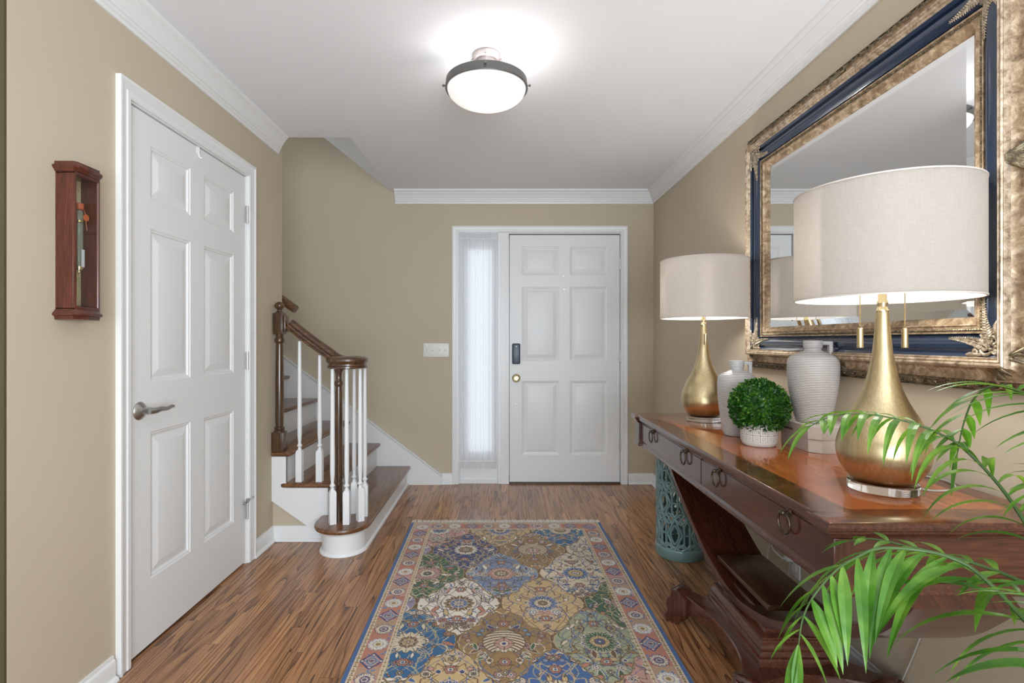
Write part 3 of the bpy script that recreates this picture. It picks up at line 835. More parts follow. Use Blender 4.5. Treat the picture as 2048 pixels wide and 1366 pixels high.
# object space is relative to the table's base point (.96, 1.92)
inx = g.math('MULTIPLY', g.math('GREATER_THAN', sp_.outputs[0], (TF+.087)-.96), g.math('LESS_THAN', sp_.outputs[0], (TB-.062)-.96))
iny = g.math('MULTIPLY', g.math('GREATER_THAN', sp_.outputs[1], (TY0+.092)-1.92), g.math('LESS_THAN', sp_.outputs[1], (TY1-.092)-1.92))
ins = g.math('MULTIPLY', inx, iny)
vf = g.coord((1, .12, 1)); n1 = g.noise(vf, 60, 4, .6, .4); vb = g.coord(); n2 = g.noise(vb, 11, 5, .65, 1.6)
ctr = g.ramp(n1, [(.25, srgb(132, 68, 32)), (.55, srgb(164, 90, 44)), (.8, srgb(188, 112, 60))])
burl = g.ramp(n2, [(.3, srgb(48, 22, 12)), (.5, srgb(88, 44, 22)), (.68, srgb(138, 80, 40))])
col = g.mix(ins, burl, ctr)
g.base(col); g.p(Roughness=.16, Coat_Weight=.8, Coat_Roughness=.05, Specular_IOR_Level=.6); g.bump(g.noise(vb, 25, 2), .02, .002); M_VEN = g.m
bm = new()
E = [(-.020, TZ-.040), (-.014, TZ-.036), (-.010, TZ-.029), (-.004, TZ-.024), (-.003, TZ-.020), (.0, TZ-.017), (.0015, TZ-.010), (.0, TZ-.004), (-.003, TZ-.001), (-.006, TZ)]
loft(bm, [[(x, y, z) for x, y in outline(o)] for o, z in E])
# top face gets the veneer
finish(bm, 25)
me = bpy.data.meshes.new('table_top'); 
for f in bm.faces:
    if f.normal.z > .9 and f.calc_center_median().z > TZ-.0005: f.material_index = 1
bm.to_mesh(me); bm.free()
tt_ = bpy.data.objects.new('table_top', me); C.objects.link(tt_); me.materials.append(M_MAHOG); me.materials.append(M_VEN)
me.transform(Matrix.Translation(-Vector(tb['_w']))); tt_.parent = tb; tt_['_w'] = tb['_w']
# carcase / apron
AF = TF+.022
bm = new()
box(bm, AF, TB-.012, TY0+.035, TY1-.035, .640, TZ-.038)
obj('apron', bm, M_MAHOG, tb, bevel=.001)
bm = new(); box(bm, AF-.010, TB-.013, TY0+.030, TY0+.0349, .651, TZ-.0405); obj('end_panel', bm, M_MAHOGX, tb)
for a, b in ((TY0+.014, TY0+.082), (TY1-.082, TY1-.014)):
    bm = new(); box(bm, AF-.015, AF+.03, a, b, .640, TZ-.038); obj('corner_block', bm, M_MAHOGZ, tb, bevel=.002)
bm = new()
o2 = lambda o: [(AF-.014-o, TY0+.012-o), (TB-.010, TY0+.012-o), (TB-.010, TY1-.012+o), (AF-.014-o, TY1-.012+o), (AF-.014-o, TY1-.083-o), (AF-o, TY1-.083-o), (AF-o, TY0+.083+o), (AF-.014-o, TY0+.083+o)]
loft(bm, [[(x, y, z) for x, y in o2(o)] for o, z in ((-.004, .626), (.006, .627), (.009, .632), (.007, .640), (.002, .645), (-.002, .650), (-.006, .6505))])
obj('lower_moulding', bm, M_MAHOG, tb, sharp=25)
YM = 1.868
def ring_pull(par, y):
    bm = new(); cz = .738
    lathe(bm, [(0, 0), (.011, 0), (.0125, -.002), (.010, -.005), (.006, -.007), (.0045, -.014), (.0065, -.018), (.005, -.022), (0, -.023)], (AF-.001, y, cz), 20, 'x', False, False)
    tube(bm, [(AF-.016+.0*math.cos(a), y+.0265*math.sin(a), cz-.024-.0+.0265*math.cos(a)) for a in [2*PI*i/36 for i in range(36)]], .0032, 8, closed=True, cap=False)
    return obj('ring_pull', bm, M_BRONZE, par)
for (a, b, ys) in ((TY0+.084, YM, (1.298, 1.715)), (YM, TY1-.084, (2.02, 2.455))):
    bm = new(); box(bm, AF-.0035, AF+.02, a+.0025, b-.0025, .654, .741)
    dr = obj('drawer', bm, M_MAHOG, tb, bevel=.0015)
    for y in ys: ring_pull(dr, y)
bm = new(); box(bm, AF-.004, AF+.01, YM-.0012, YM+.0012, .652, .744); obj('seam', bm, M_DARK, tb)
# the U-shaped support
YC_, XC_ = 1.895, .965
half = [(0, .238), (.10, .247), (.25, .286), (.395, .351), (.55, .432), (.685, .512), (.762, .585), (.80, .632)]
cur = [Vector((0, YC_+y, z)) for y, z in reversed([(-a, b) for a, b in half[1:]])]+[Vector((0, YC_+y, z)) for y, z in half]
cur = sorted(cur, key=lambda v: v.y); cur = smooth_path(cur, 6)
bm = new(); loops = []
for i, p in enumerate(cur):
    t = (cur[min(i+1, len(cur)-1)]-cur[max(i-1, 0)]).normalized(); nrm = Vector((0, -t.z, t.y))
    lo = p-nrm*.030
    if lo.z > .638: lo.z = .638
    wd = .112
    loops.append([(XC_-wd, p.y, p.z), (XC_-wd-.002, (p.y+lo.y)/2, (p.z+lo.z)/2), (XC_-wd, lo.y, lo.z), (XC_+wd, lo.y, lo.z), (XC_+wd, p.y, p.z)])
loft(bm, loops); obj('curved_support', bm, M_MAHOGC, tb, sharp=40)
bm = new(); box(bm, XC_-.092, XC_+.092, YC_-.20, YC_+.20, .283, .303, .003, 2); obj('shelf', bm, wood('shelf_mahogany', srgb(44, 26, 17), srgb(72, 46, 30), srgb(92, 62, 42), 'y', .3, .3), tb)
# moulded plinth
bm = new()
def pl(o, z): return [(XC_-.078-o, YC_-.165-o, z), (XC_+.078+o, YC_-.165-o, z), (XC_+.078+o, YC_+.165+o, z), (XC_-.078-o, YC_+.165+o, z)]
prf = [(.052, .100), (.052, .128), (.050, .134), (.044, .137), (.0435, .146), (.040, .152), (.0425, .160), (.040, .168), (.030, .176), (.028, .181), (.031, .187), (.030, .193), (.021, .197), (.013, .203), (.010, .210), (.013, .217), (.014, .223), (.010, .229), (.002, .233), (0, .245)]
loft(bm, [pl(o, z) for o, z in prf]); obj('plinth', bm, M_MAHOG, tb, sharp=40)
YP_ = 1.868
# platform with concave sides and carved feet
bm = new()
def plat(o, z, dz=0):
    pts = []
    n = 14
    fr = [(-.240, .235), (-.205, .312)]
    def side(c0, c1, depth, k):
        out = []
        for i in range(n+1):
            t = i/n; out.append((c0[0]+(c1[0]-c0[0])*t, c0[1]+(c1[1]-c0[1])*t, math.sin(PI*t)**.8*depth, k))
        return out
    F = side((XC_-.225, YP_-.270), (XC_-.225, YP_+.270), .075, 'x+')
    for x, y, d, _ in F: pts.append((x+d-o, y, z))
    Bk = side((XC_-.185, YP_+.312), (XC_+.185, YP_+.312), .085, 'y-')
    for x, y, d, _ in Bk: pts.append((x, y-d+o, z))
    R = side((XC_+.225, YP_+.270), (XC_+.225, YP_-.270), .075, 'x-')
    for x, y, d, _ in R: pts.append((x-d+o, y, z))
    L = side((XC_+.185, YP_-.312), (XC_-.185, YP_-.312), .085, 'y+')
    for x, y, d, _ in L: pts.append((x, y+d-o, z))
    return pts
def arch(loop, top):
    out = []
    for x, y, z in loop:
        r = min(1, (abs(x-XC_)/.225)**2*(abs(y-YP_)/.30)**2*1.0)
        out.append((x, y, z+(.030*r if top else -.0*r)))
    return out
loft(bm, [plat(-.006, .055), plat(0, .058), arch(plat(0, .104), True), arch(plat(-.004, .108), True)])
obj('platform', bm, M_MAHOG, tb, sharp=40)
for sx in (-1, 1):
    for sy in (-1, 1):
        bm = new()
        cx_, cy_ = XC_+sx*.232, YP_+sy*.310
        dirv = Vector((sx*.62, sy*.78, 0)).normalized(); sd_ = Vector((-dirv.y, dirv.x, 0))
        prof_ = [(-.062, .118), (-.030, .140), (-.004, .143), (.008, .132), (.012, .118), (.016, .108), (.030, .094), (.034, .074), (.026, .050), (.034, .034), (.034, .010), (.028, .001), (-.020, .001), (-.028, .014), (-.040, .046), (-.062, .056)]
        base = Vector((cx_, cy_, 0))-dirv*.012
        loops = []
        for q, s_ in ((-.040, .90), (-.030, 1.0), (0, 1.04), (.030, 1.0), (.040, .90)):
            loops.append([base+dirv*(a*s_ if a > 0 else a)+sd_*q+Vector((0, 0, max(.001, b if b < .02 else b-(1-s_)*.05))) for a, b in prof_])
        loft(bm, loops)
        for q in (-.026, -.009, .009, .026):      # toes of the carved foot
            sphere(bm, base+dirv*.034+sd_*q+Vector((0, 0, .018)), .0105, 10, 8, (1, 1, 1.5))
        for q in (-.024, -.008, .008, .024): sphere(bm, base+dirv*.010+sd_*q+Vector((0, 0, .128)), .010, 10, 6, (1, 1, .9))
        obj('carved_foot', bm, M_MAHOGZ, tb, sharp=50)

# ------------------------------------------------------------------ table lamps
g = G('linen_shade')
vv = g.coord(); s3 = g.n('ShaderNodeSeparateXYZ', Vector=vv)
ang = g.math('ARCTAN2', s3.outputs[1], s3.outputs[0])
vx = g.n('ShaderNodeCombineXYZ', X=g.math('MULTIPLY', ang, 2.0), Y=g.math('MULTIPLY', s3.outputs[2], 90.0)).outputs[0]
vy = g.n('ShaderNodeCombineXYZ', X=g.math('MULTIPLY', ang, 60.0), Y=g.math('MULTIPLY', s3.outputs[2], 6.0)).outputs[0]
wv = g.math('MULTIPLY_ADD', g.noise(vx, 5, 3, .6), .5, g.math('MULTIPLY', g.noise(vy, 3, 3, .6), .5))
colr = g.ramp(wv, [(.35, (.27, .258, .245)), (.65, (.34, .328, .315))])
d_ = g.n('ShaderNodeBsdfDiffuse', Color=colr); t_ = g.n('ShaderNodeBsdfTranslucent', Color=g.mix(1, g.ramp(wv, [(.35, (.80, .775, .75)), (.65, (.92, .895, .87))]), (1, .97, .94, 1), 'MULTIPLY'))
mx = g.n('ShaderNodeMixShader', Fac=.55); g.t.links.new(d_.outputs[0], mx.inputs[1]); g.t.links.new(t_.outputs[0], mx.inputs[2]); g.t.links.new(mx.outputs[0], g.out.inputs[0])
M_SHADE = g.m
g = G('satin_brass_body')
st_ = g.noise(g.coord((1, 1, .02)), 260, 3, .6)
g.base(g.ramp(st_, [(.3, srgb(190, 170, 128)), (.7, srgb(214, 196, 156))])); g.p(Metallic=1.0, Roughness=.34, Anisotropic=.5); g.bump(st_, .04, .0005); M_GOLD = g.m
g = G('acrylic'); g.base((.98, .98, .98)); g.p(Roughness=.01, Transmission_Weight=1.0, IOR=1.49); M_ACR = g.m
g = G('shade_lining'); d_ = g.n('ShaderNodeBsdfDiffuse', Color=(.92, .91, .89, 1)); t_ = g.n('ShaderNodeBsdfTranslucent', Color=(.95, .92, .88, 1))
mx = g.n('ShaderNodeMixShader', Fac=.24); g.t.links.new(d_.outputs[0], mx.inputs[1]); g.t.links.new(t_.outputs[0], mx.inputs[2]); g.t.links.new(mx.outputs[0], g.out.inputs[0])
M_LINING = g.m
def make_lamp(x, y, label, ca=0.0):
    t = thing('table_lamp', label, 'lamp', (x, y, TZ), 'matching brass table lamps')
    z = TZ
    bm = new(); lathe(bm, [(.0, .0004), (.076, .0004), (.0775, .002), (.0775, .022), (.076, .024), (0, .024)], (x, y, z), 64, 'z', False, False); obj('acrylic_base', bm, M_ACR, t)
    P = [(.040, .0245), (.066, .026), (.080, .040), (.094, .062), (.1015, .086), (.1030, .105), (.1005, .128), (.092, .155), (.078, .188), (.062, .216), (.048, .246), (.0375, .278), (.029, .315), (.0225, .355), (.0185, .395), (.016, .430), (.0148, .455), (.015, .458)]
    ps = smooth_path([(a, 0, b) for a, b in P], 3)
    bm = new(); lathe(bm, [(0, .0245)]+[(p.x, p.z) for p in ps]+[(0, .458)], (x, y, z), 72, 'z', False, False); obj('lamp_body', bm, M_GOLD, t, sharp=60)
    bm = new(); lathe(bm, [(0, .457), (.015, .457), (.0155, .462), (.012, .466), (.0105, .474), (.0125, .480), (.0125, .486), (.010, .490), (.010, .520), (.017, .524), (.017, .570), (0, .572)], (x, y, z), 32, 'z', False, False)
    obj('lamp_neck', bm, M_BRASS, t)
    sb, stp, r = .492, .768, .200
    bm = new()
    lathe(bm, [(r, sb), (r, stp)], (x, y, z), 96, capb=False, capt=False); sh_ = obj('lamp_shade', bm, M_SHADE, t, recalc=True)
    bm = new(); lathe(bm, [(r-.0028, sb+.001), (r-.0028, stp-.001)], (x, y, z), 96, capb=False, capt=False); obj('lining', bm, M_LINING, sh_)
    for zz in (sb, stp):
      bm = new(); lathe(bm, [(r-.0032, zz-.0015), (r+.0012, zz-.0015), (r+.0012, zz+.0022), (r-.0032, zz+.0022)], (x, y, z), 96, closed_prof=True)
      obj('rim', bm, simple('shade_rim', (.60, .54, .49), .6) if 'shade_rim' not in bpy.data.materials else bpy.data.materials['shade_rim'], sh_)
    bm = new()
    for k in range(3):
        a = 2*PI*k/3+.4; tube(bm, [(x, y, z+stp-.012), (x+(r-.001)*math.cos(a), y+(r-.001)*math.sin(a), z+stp-.003)], .0014, 6)
    hp_ = [(x, y+s*.0, z) for s in (0,)]
    for s in (-1, 1): tube(bm, smooth_path([(x+s*.012, y, z+.522), (x+s*.045, y, z+.58), (x+s*.045, y, z+.68), (x, y, z+stp-.012)], 5), .0014, 6)
    lathe(bm, [(0, stp-.014), (.008, stp-.014), (.008, stp-.010), (.004, stp-.008), (.004, stp+.002), (.008, stp+.006), (.006, stp+.014), (0, stp+.016)], (x, y, z), 16, 'z', False, False)
    obj('harp', bm, M_BRASS, t)
    bm = new(); lathe(bm, [(0, .650), (.020, .645), (.029, .620), (.026, .595), (.013, .575), (.012, .562), (0, .562)], (x, y, z), 20, 'z', False, False); obj('bulb', bm, M_BULB, t)
    for s in (-1, 1):
        cxx, cyy = x+s*.058*math.cos(ca), y+s*.058*math.sin(ca)
        bm = new(); zz = .560; ztop = .560; zend = .418
        n = 46
        for k in range(n):
            sphere(bm, (cxx, cyy, z+ztop-(ztop-zend)*k/n), .0019, 6, 4)
        tube(bm, [(x+s*.010*math.cos(ca), y+s*.010*math.sin(ca), z+.560), (cxx, cyy, z+.560)], .0015, 6)
        ch = obj('pull_chain', bm, M_BRASS, t)
        bm = new(); lathe(bm, [(0, zend-.052), (.0072, zend-.052), (.0078, zend-.050), (.0070, zend-.002), (.003, zend), (0, zend)], (cxx, cyy, z), 16, 'z', False, False); obj('pull', bm, M_GOLD, ch)
    point_light('lamp_bulb', (x, y, z+.612), 13.5, .040, (1, .955, .90))
    return t
near_l = make_lamp(.985, 1.338, 'brass teardrop table lamp with white drum shade at the near end of the console')
far_l = make_lamp(.972, 2.49, 'brass teardrop table lamp with white drum shade at the far end of the console', 1.35)

# ------------------------------------------------------------------ ribbed vases
def ribbed(name, c1, c2, ribs):
    g = G(name); c = g.coord(); s = g.n('ShaderNodeSeparateXYZ', Vector=c)
    rib = g.math('MULTIPLY_ADD', g.math('SINE', g.math('MULTIPLY', s.outputs[2], 2*PI*ribs)), .5, .5)
    an = g.math('ARCTAN2', s.outputs[1], s.outputs[0])
    vr = g.noise(g.n('ShaderNodeCombineXYZ', X=g.math('MULTIPLY', an, 6.0), Y=g.math('MULTIPLY', s.outputs[2], 8.0)).outputs[0], 7, 4, .7)
    f = g.math('MULTIPLY', g.math('POWER', rib, 3.0), g.math('MULTIPLY_ADD', vr, 1.9, -.1))
    g.base(g.mix(f, c1, c2)); g.p(Roughness=.42, Coat_Weight=.15); g.bump(g.math('SUBTRACT', 1.0, rib), .5, .001); return g.m
M_VASE = ribbed('ribbed_stoneware', (.60, .58, .565), (.20, .18, .165), 165)
def vase(x, y, z, r, h, label, hang):
    t = thing('ribbed_vase', label, 'vase', (x, y, z), 'ribbed white vases on the console')
    k = h
    P = [(.0, .0), (.60*r, .0), (.66*r, .012*k), (.74*r, .10*k), (.88*r, .30*k), (.97*r, .50*k), (1.0*r, .66*k), (.985*r, .74*k), (.90*r, .795*k), (.66*r, .835*k), (.43*r, .862*k), (.335*r, .880*k), (.325*r, .905*k), (.365*r, .915*k), (.37*r, .99*k), (.35*r, 1.0*k), (.29*r, .995*k), (.28*r, .90*k), (.0, .86*k)]
    bm = new(); sp = smooth_path([(a, 0, b) for a, b in P[1:-2]], 3)
    lathe(bm, [(0, 0)]+[(q.x, q.z) for q in sp]+[P[-2], P[-1]], (x, y, z), 56, 'z', False, False); obj('vase_body', bm, M_VASE, t, sharp=60)
    bm = new()
    d = Vector((math.cos(hang), math.sin(hang), 0)); s = Vector((-d.y, d.x, 0)); wv = .009*k/.3
    loops = []
    T_ = .0125*k/.3
    for a, b in (((.30*r), (.985*k)), ((.72*r), (.985*k)), ((.72*r), (.800*k))): pass
    seq = [((.30*r, .99*k), (.30*r, .99*k-T_)), ((.76*r, .99*k), (.76*r-T_, .99*k-T_)), ((.76*r, .800*k), (.76*r-T_, .815*k))]
    for (o_, i_) in seq:
        po = Vector((x, y, z))+d*o_[0]+Vector((0, 0, o_[1])); pi_ = Vector((x, y, z))+d*i_[0]+Vector((0, 0, i_[1]))
        loops.append([po-s*wv, po+s*wv, pi_+s*wv, pi_-s*wv])
    loft(bm, loops); obj('handle', bm, M_VASE, t, bevel=.0015)
    return t
vase(.957, 2.105, TZ+.0004, .0745, .303, 'smaller ribbed white vase with square handle, standing behind the boxwood plant', -.15)

# grey box under the taller vase
bx = thing('storage_box', 'pale grey lidded box with cut corners under the taller vase', 'box', (1.136, 1.865, TZ))
M_BOX = simple('grey_box_paper', srgb(196, 186, 176), .55, var=.04, vscale=90, bump=.1, bscale=250)
def octo(x0, x1, y0, y1, c, o, z): return [(x0+c-o, y0-o, z), (x1-c+o, y0-o, z), (x1+o, y0+c-o, z), (x1+o, y1-c+o, z), (x1-c+o, y1+o, z), (x0+c-o, y1+o, z), (x0-o, y1-c+o, z), (x0-o, y0+c-o, z)]
bx0, bx1, by0, by1 = 1.056, 1.226, 1.752, 1.985
bm = new(); loft(bm, [octo(bx0, bx1, by0, by1, .030, -.001, TZ+.0004), octo(bx0, bx1, by0, by1, .030, 0, TZ+.002), octo(bx0, bx1, by0, by1, .030, 0, TZ+.052)]); obj('box_body', bm, M_BOX, bx)
bm = new(); loft(bm, [octo(bx0, bx1, by0, by1, .030, .002, TZ+.046), octo(bx0, bx1, by0, by1, .030, .003, TZ+.048), octo(bx0, bx1, by0, by1, .030, .003, TZ+.090), octo(bx0, bx1, by0, by1, .030, 0, TZ+.0925)]); obj('lid', bm, M_BOX, bx)
bm = new(); tube(bm, [(bx0-.0035, 1.87, TZ+.066), (bx0-.010, 1.875, TZ+.066), (bx0-.010, 1.925, TZ+.066), (bx0-.0035, 1.93, TZ+.066)], .003, 8); obj('latch', bm, M_BRONZE, bx)
vase(1.122, 1.865, TZ+.0929, .0835, .292, 'taller ribbed white vase with square handle, standing on the grey box', -.15)

# ------------------------------------------------------------------ boxwood ball in a patterned pot
bxp = thing('boxwood_plant', 'round green boxwood ball in a small white pot with a square key pattern', 'plant', (.949, 1.907, TZ))
g = G('key_pattern_pot')
c = g.coord(); s = g.n('ShaderNodeSeparateXYZ', Vector=c)
an = g.math('ARCTAN2', s.outputs[1], s.outputs[0])
cellw = 2*PI/16; u = g.math('SUBTRACT', g.math('FRACT', g.math('DIVIDE', an, cellw)), .5); v = g.math('SUBTRACT', g.math('FRACT', g.math('DIVIDE', g.math('SUBTRACT', s.outputs[2], .020), .0235)), .5)
m_ = g.math('MAXIMUM', g.math('ABSOLUTE', u), g.math('ABSOLUTE', v))
def band(a, b): return g.math('MULTIPLY', g.math('GREATER_THAN', m_, a), g.math('LESS_THAN', m_, b))
rings_ = g.math('ADD', band(.0, .08), g.math('ADD', band(.20, .28), band(.44, .5)))
lo = g.math('GREATER_THAN', s.outputs[2], .020)
pm = g.math('MULTIPLY', rings_, lo)
g.base(g.mix(pm, (.74, .72, .69), (.36, .32, .28))); g.p(Roughness=.6); g.bump(g.math('SUBTRACT', 1.0, pm), .5, .0015); M_POT = g.m
bm = new(); lathe(bm, [(0, .0004), (.050, .0004), (.056, .004), (.0615, .018), (.0625, .022), (.0640, .060), (.0640, .086), (.0625, .088), (.060, .088), (.058, .070), (0, .068)], (.949, 1.907, TZ), 64, 'z', False, False); obj('pot', bm, M_POT, bxp, sharp=50)
def leaf_mat(name, c_dark, c_mid, c_light, trans=.35, vein=0.0, scale=14):
    g = G(name)
    f = g.noise(g.coord(), scale, 3, .6)
    col = g.ramp(f, [(.3, c_dark), (.5, c_mid), (.72, c_light)])
    d = g.n('ShaderNodeBsdfPrincipled', Base_Color=col, Roughness=.36); t = g.n('ShaderNodeBsdfTranslucent', Color=g.mix(1, col, (1.25, 1.3, .5, 1), 'MULTIPLY'))
    mx = g.n('ShaderNodeMixShader', Fac=trans); g.t.links.new(d.outputs[0], mx.inputs[1]); g.t.links.new(t.outputs[0], mx.inputs[2]); g.t.links.new(mx.outputs[0], g.out.inputs[0])
    return g.m
M_BOXW = leaf_mat('boxwood_leaf', srgb(14, 50, 12), srgb(34, 90, 20), srgb(100, 150, 44), .25, scale=38)
bm = new(); bc = Vector((.949, 1.907, TZ+.139))
sphere(bm, bc, .086, 16, 12)
rnd = random.Random(3)
for i in range(2600):
    zz = 1-2*(i+.5)/2600; a = i*2.399963; rr = math.sqrt(max(0, 1-zz*zz))
    d = Vector((rr*math.cos(a), rr*math.sin(a), zz))
    if d.z < -.80: continue
    r0 = .084+rnd.random()*.017
    p = bc+Vector((d.x*r0, d.y*r0, d.z*r0))
    dr = (d+Vector((rnd.uniform(-.9, .9), rnd.uniform(-.9, .9), rnd.uniform(-.6, .9)))).normalized()
    sd2 = dr.cross(d+Vector((rnd.uniform(-.4, .4), rnd.uniform(-.4, .4), rnd.uniform(-.4, .4))))
    if sd2.length < .05: continue
    sd2.normalize(); nrm = sd2.cross(dr); L = rnd.uniform(.010, .0155); W_ = L*.30
    a0 = bm.verts.new(p); b0 = bm.verts.new(p+dr*L*.35+sd2*W_+nrm*.001); b1 = bm.verts.new(p+dr*L*.35-sd2*W_+nrm*.001)
    c0 = bm.verts.new(p+dr*L*.75+sd2*W_*.85); c1 = bm.verts.new(p+dr*L*.75-sd2*W_*.85); e0 = bm.verts.new(p+dr*L-nrm*.001)
    m0 = bm.verts.new(p+dr*L*.5-nrm*.0018)
    for f in ((a0, b0, m0), (a0, m0, b1), (b0, c0, m0), (b1, m0, c1), (c0, e0, m0), (c1, m0, e0)): bm.faces.new(f)
obj('foliage', bm, M_BOXW, bxp, recalc=False)

# ------------------------------------------------------------------ garden stool / pierced stand
SX, SY_, SR, SH = .978, 2.845, .122, .60
M_TEAL = simple('teal_glaze', srgb(108, 138, 136), .18, var=.08, vscale=9, coat=.5)
sd = thing('pierced_stand', 'teal glazed ceramic stand with a pierced trellis pattern, behind the far end of the console', 'ceramic stand', (SX, SY_, 0))
bm = new()
lathe(bm, [(SR-.012, .001), (SR+.004, .001), (SR+.0065, .006), (SR+.007, .052), (SR+.004, .058), (SR+.001, .060), (SR-.010, .060)], (SX, SY_, 0), 64, closed_prof=True); obj('base_ring', bm, M_TEAL, sd)
bm = new(); lathe(bm, [(SR-.010, SH-.05), (SR+.002, SH-.05), (SR+.005, SH-.045), (SR+.005, SH-.008), (SR-.002, SH), (.02, SH+.004), (.02, SH-.01), (SR-.012, SH-.012)], (SX, SY_, 0), 64, closed_prof=True); obj('rim', bm, M_TEAL, sd)
bm = new()
def onc(u, z, r=SR-.002): return Vector((SX+r*math.cos(u), SY_+r*math.sin(u), z))
def strip(pts, wdt=.0052):
    """raised rounded bar lying on the cylinder; pts=(u,z)"""
    loops = []
    P = [onc(u, z) for u, z in pts]
    for i, (u, z) in enumerate(pts):
        t = (P[min(i+1, len(P)-1)]-P[max(i-1, 0)])
        if t.length < 1e-6: continue
        t.normalize(); nr = Vector((math.cos(u), math.sin(u), 0)); s = t.cross(nr).normalized()
        loops.append([P[i]-nr*.006+s*wdt, P[i]+nr*.0015+s*wdt, P[i]+nr*.0042+s*wdt*.45, P[i]+nr*.0042-s*wdt*.45, P[i]+nr*.0015-s*wdt, P[i]-nr*.006-s*wdt])
    loft(bm, loops)
NCOL = 12; du = 2*PI/NCOL; zlo, zhi = .056, SH-.046; RH = (zhi-zlo)/3
for k in range(NCOL):
    uc = k*du
    for j in range(3):
        zb_ = zlo+j*RH; zc_ = zb_+RH/2
        odd = (k+j) % 2
        if not odd:      # pointed oval with a double bar crossing
            for s in (-1, 1):
                strip([(uc+s*du*.36*math.sin(PI*t), zc_+(t-.5)*RH*.62) for t in [i/10 for i in range(11)]])
                strip([(uc+s*du*.62*(1-abs(2*t-1))**1.0+0*s, zc_+(t-.5)*RH*1.0) for t in [i/12 for i in range(13)]])
        else:            # H shaped bars
            for s in (-1, 1):
                strip([(uc+s*du*.24, zc_-RH*.30), (uc+s*du*.24, zc_+RH*.30)])
                strip([(uc+s*du*.24, zc_+RH*.30), (uc, zc_+RH*.44)]); strip([(uc+s*du*.24, zc_-RH*.30), (uc, zc_-RH*.44)])
            strip([(uc-du*.24, zc_), (uc, zc_), (uc+du*.24, zc_)])
    for j in range(3):
        zb_ = zlo+j*RH
        for s in (-1, 1):
            strip([(uc+s*du*(t-.5), zb_+(t-.5)*RH*.34 if 0 < j else zb_+t*RH*.20) for t in (0, .25, .5, .75, 1)])
            strip([(uc+du*.5+s*du*(t-.5)*.6, zb_+(t-.5)*RH*.34 if 0 < j else zb_+.012+t*RH*.16) for t in (0, .25, .5, .75, 1)])
obj('trellis', bm, M_TEAL, sd, sharp=50)
# ------------------------------------------------------------------ the framed mirror
MY, MZ, MHW, MHH = 1.851, 1.5965, .520, .3705
mr = thing('wall_mirror', 'large mirror in an ornate navy and antique gold frame on the right wall', 'mirror', (XR, MY, MZ-MHH-.18))
def antique(name, cols, rough=.42, metal=.55, scale=28, bump=.3, bs=120, stretch=(1, 1, 1)):
    g = G(name); v = g.coord(stretch); f = g.noise(v, scale, 5, .75, .5)
    g.base(g.ramp(f, [(.32, cols[0]), (.5, cols[1]), (.66, cols[2])])); g.p(Metallic=metal, Roughness=rough); g.bump(g.noise(v, bs, 4, .6), bump, .0015); return g.m
M_FG = antique('antique_gold', (srgb(110, 92, 74), srgb(186, 164, 138), srgb(222, 206, 184)), .42, .4, 45)
M_FM = antique('marbled_gold', (srgb(104, 84, 64), srgb(166, 140, 110), srgb(212, 194, 166)), .42, .3, 34)
M_FB = antique('tarnished_bead', (srgb(58, 52, 42), srgb(120, 108, 86), srgb(176, 160, 130)), .38, .7, 60)
M_NAVY = simple('navy_lacquer', srgb(30, 46, 70), .22, .15, var=.15, vscale=4, coat=.6)
def ring_sweep(name, prof, mat, parent, sharp=30):
    bm = new(); loops = []
    for sy, sz in ((-1, -1), (1, -1), (1, 1), (-1, 1)):
        loops.append([(XR-h, MY+sy*(MHW+u), MZ+sz*(MHH+u)) for u, h in prof])
    loft(bm, loops, ring=True); return obj(name, bm, mat, parent, sharp=sharp)
ring_sweep('inner_moulding', [(-.004, .012), (-.004, .020), (0, .024), (.012, .029), (.014, .034), (.017, .036), (.019, .033), (.024, .031), (.032, .031), (.034, .036), (.038, .036), (.0385, .012)], M_FM, mr)
ring_sweep('navy_band', [(.038, .010), (.038, .031), (.041, .028), (.045, .034), (.050, .040), (.056, .0455), (.062, .0490), (.068, .0500), (.074, .0485), (.080, .0450), (.085, .0415), (.088, .0410), (.0885, .0480), (.092, .0495), (.098, .054), (.099, .010)], M_NAVY, mr)
ring_sweep('outer_moulding', [(.097, .010), (.097, .056), (.100, .062), (.1025, .060), (.104, .065), (.108, .068), (.110, .065), (.113, .068), (.117, .069), (.119, .065), (.121, .066), (.122, .062), (.123, .052), (.123, .010)], M_FG, mr)
ring_sweep('marbled_band', [(.122, .008), (.122, .052), (.126, .046), (.134, .038), (.146, .034), (.152, .036), (.155, .040), (.157, .036), (.158, .008)], M_FM, mr)
ring_sweep('scroll_band', [(.157, .0005), (.157, .034), (.162, .030), (.172, .026), (.180, .020), (.183, .023), (.185, .018), (.185, .0005)], M_FB, mr)
bm = new()
def along(u, sp):
    out = []
    hw, hh = MHW+u, MHH+u
    for ax, L in (('y', hw), ('z', hh)):
        n = int(2*L/sp)
        for s in (-1, 1):
            for i in range(n+1):
                t = -L+2*L*i/n
                out.append(((MY+t, MZ+s*hh) if ax == 'y' else (MY+s*hw, MZ+t), (1, 0) if ax == 'y' else (0, 1), s))
    return out
for (y, z), d, s in along(.0285, .0078): sphere(bm, (XR-.0325, y, z), .0036, 6, 4, (1, 1+.3*abs(d[0]), 1+.3*abs(d[1])))
obj('beading', bm, M_FB, mr)
bm = new()
k = 0
